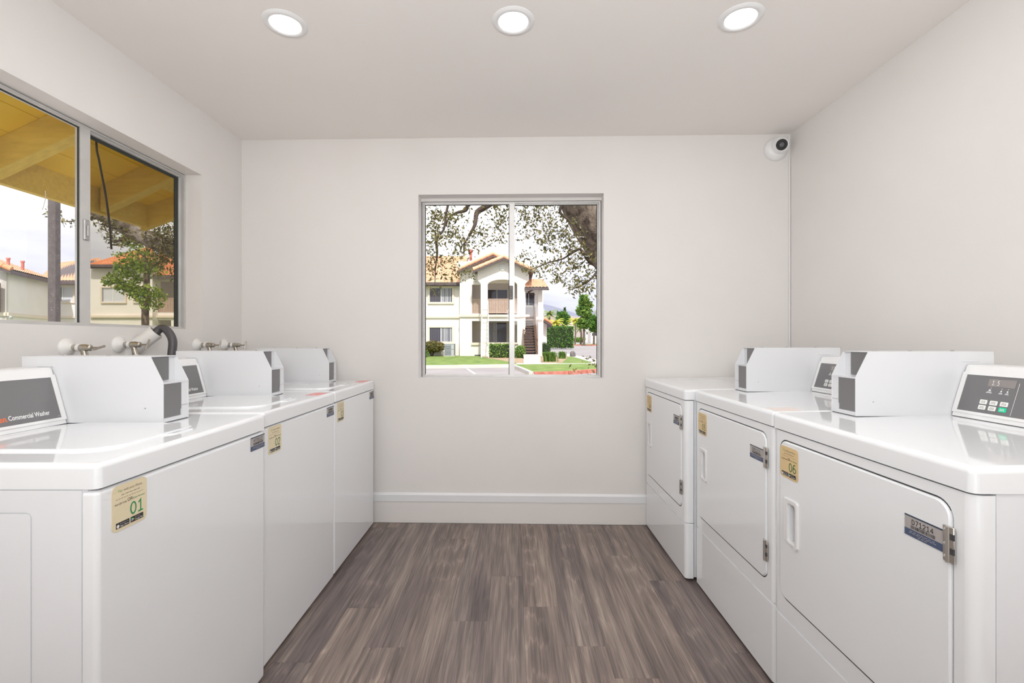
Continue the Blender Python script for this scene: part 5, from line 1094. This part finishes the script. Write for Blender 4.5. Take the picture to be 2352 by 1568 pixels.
bush('low shrubs row at the far kerb', 1316, 776, 1345, 783, 128, L_green, n=700, size=0.5)
# distant hills and houses
def ridge(name, label, Y, prof, mat, depth=60):
    V = [at(x, y, Y) for x, y in prof]; bm = bmesh.new(); prism(bm, [(v.x, v.z) for v in V] + [(V[-1].x, GZ - 1), (V[0].x, GZ - 1)], lambda x, z, y: Vector((x, y, z)), Y, Y + depth); tag(obj(name, bm, mat), label, kind='structure')
ridge('mountain', 'hazy lavender mountain on the horizon', 900, [(600, 712), (900, 690), (1100, 705), (1180, 688), (1245, 697), (1270, 703), (1300, 712), (1330, 722), (1365, 716), (1400, 708), (1600, 690), (2000, 730)], bsdf('haze_blue', (0.33, 0.34, 0.42), 1.0, spec=0))
ridge('hill', 'sandy hillside with scattered houses behind the palms', 420, [(1180, 740), (1240, 728), (1262, 725), (1290, 723), (1320, 726), (1345, 731), (1380, 730), (1430, 736), (1700, 745)], mottled('dry_hillside', (0.40, 0.32, 0.26), (0.50, 0.43, 0.38), 0.03, 1.0), 40)
for i, (x0, x1, yt, yb, Y, lab) in enumerate(((1296, 1318, 744, 770, 230, 'long white house behind the yellow palm'), (1345, 1357, 744, 772, 210, 'small cream house behind the round-crowned tree'), (1357, 1376, 750, 780, 180, 'cream house at the right edge of the end-wall window'))):
    a, b = at(x0, yt, Y), at(x1, yb, Y); t = thing('house', lab, 'house', (a.x, Y, GZ)); w = b.x - a.x; h = a.z - GZ
    bm = bmesh.new(); box(bm, (0, 0, 0), (w, 8, h)); obj('wall', bm, M_stucco if i else M_conc, t)
    bm = bmesh.new(); prism(bm, [(-0.4, h), (w + .4, h), (w*.75, h + 1.3), (w*.25, h + 1.3)], lambda u, z, y: Vector((u, y, z)), -0.4, 8.4); obj('roof', bm, M_paint if not i else M_roof2, t)
    for k in range(3): bm = bmesh.new(); box(bm, (w*(.15 + .28*k), -0.05, h*.45), (w*(.15 + .28*k) + 0.9, 0.0, h*.45 + 1.1)); obj('window', bm, M_dglass, t)

# ------------------------------------------------------------------ ladder and condenser
la0, lb0 = Vector((at(1106, 826, 31.6).x, 31.6, LZ)), Vector((at(1122.5, 826, 31.6).x, 31.6, LZ)); la1, lb1 = at(1107, 690, 33.85), at(1121, 690, 33.85)
t = thing('ladder', 'white straight ladder leaning against the balcony pillar', 'ladder', (la0 + lb0)/2); tl = Matrix.Translation(-t.location)
for a, b in ((la0, la1), (lb0, lb1)): bm = bmesh.new(); tube(bm, [a, b], 0.030, 6); obj('rail', bm, M_paint, t, M=tl)
for k in range(1, 14): f = k/14; bm = bmesh.new(); tube(bm, [la0.lerp(la1, f), lb0.lerp(lb1, f)], 0.018, 6); obj('rung', bm, M_paint, t, M=tl)
a = at(1021, 789, 34.6); b = at(1043, 817, 34.6)
t = thing('air_conditioner', 'grey louvered outdoor condenser standing against the cream wall', 'air conditioner', (a.x, 34.6, b.z)); w = b.x - a.x; h = a.z - b.z
bm = bmesh.new(); box(bm, (0, 0, 0.02), (w, w, h - 0.03)); obj('housing', bm, M_metal, t)
bm = bmesh.new(); box(bm, (-0.02, -0.02, h - 0.04), (w + 0.02, w + 0.02, h)); obj('top_cover', bm, bsdf('light_grey_cover', (0.55, 0.56, 0.57), 0.5), t)
for k in range(11): z = 0.06 + k*(h - 0.16)/11; bm = bmesh.new(); prism(bm, [(0, z), (-0.03, z + 0.005), (-0.03, z + 0.03), (0, z + 0.055)], lambda y, zz, x: Vector((x, y, zz)), 0.02, w*.66); obj('louver', bm, M_metal, t)
bm = bmesh.new(); box(bm, (w*.70, -0.015, 0.05), (w*.98, 0, h*.5)); box(bm, (w*.70, -0.02, h*.55), (w*.98, 0, h - .08)); obj('service_panel', bm, bsdf('pale_grey_panel', (0.45, 0.46, 0.48), 0.5), t)
bm = bmesh.new(); box(bm, (-0.05, -0.05, -0.03), (w + 0.05, w + .05, 0.02)); obj('pad', bm, M_conc, t)
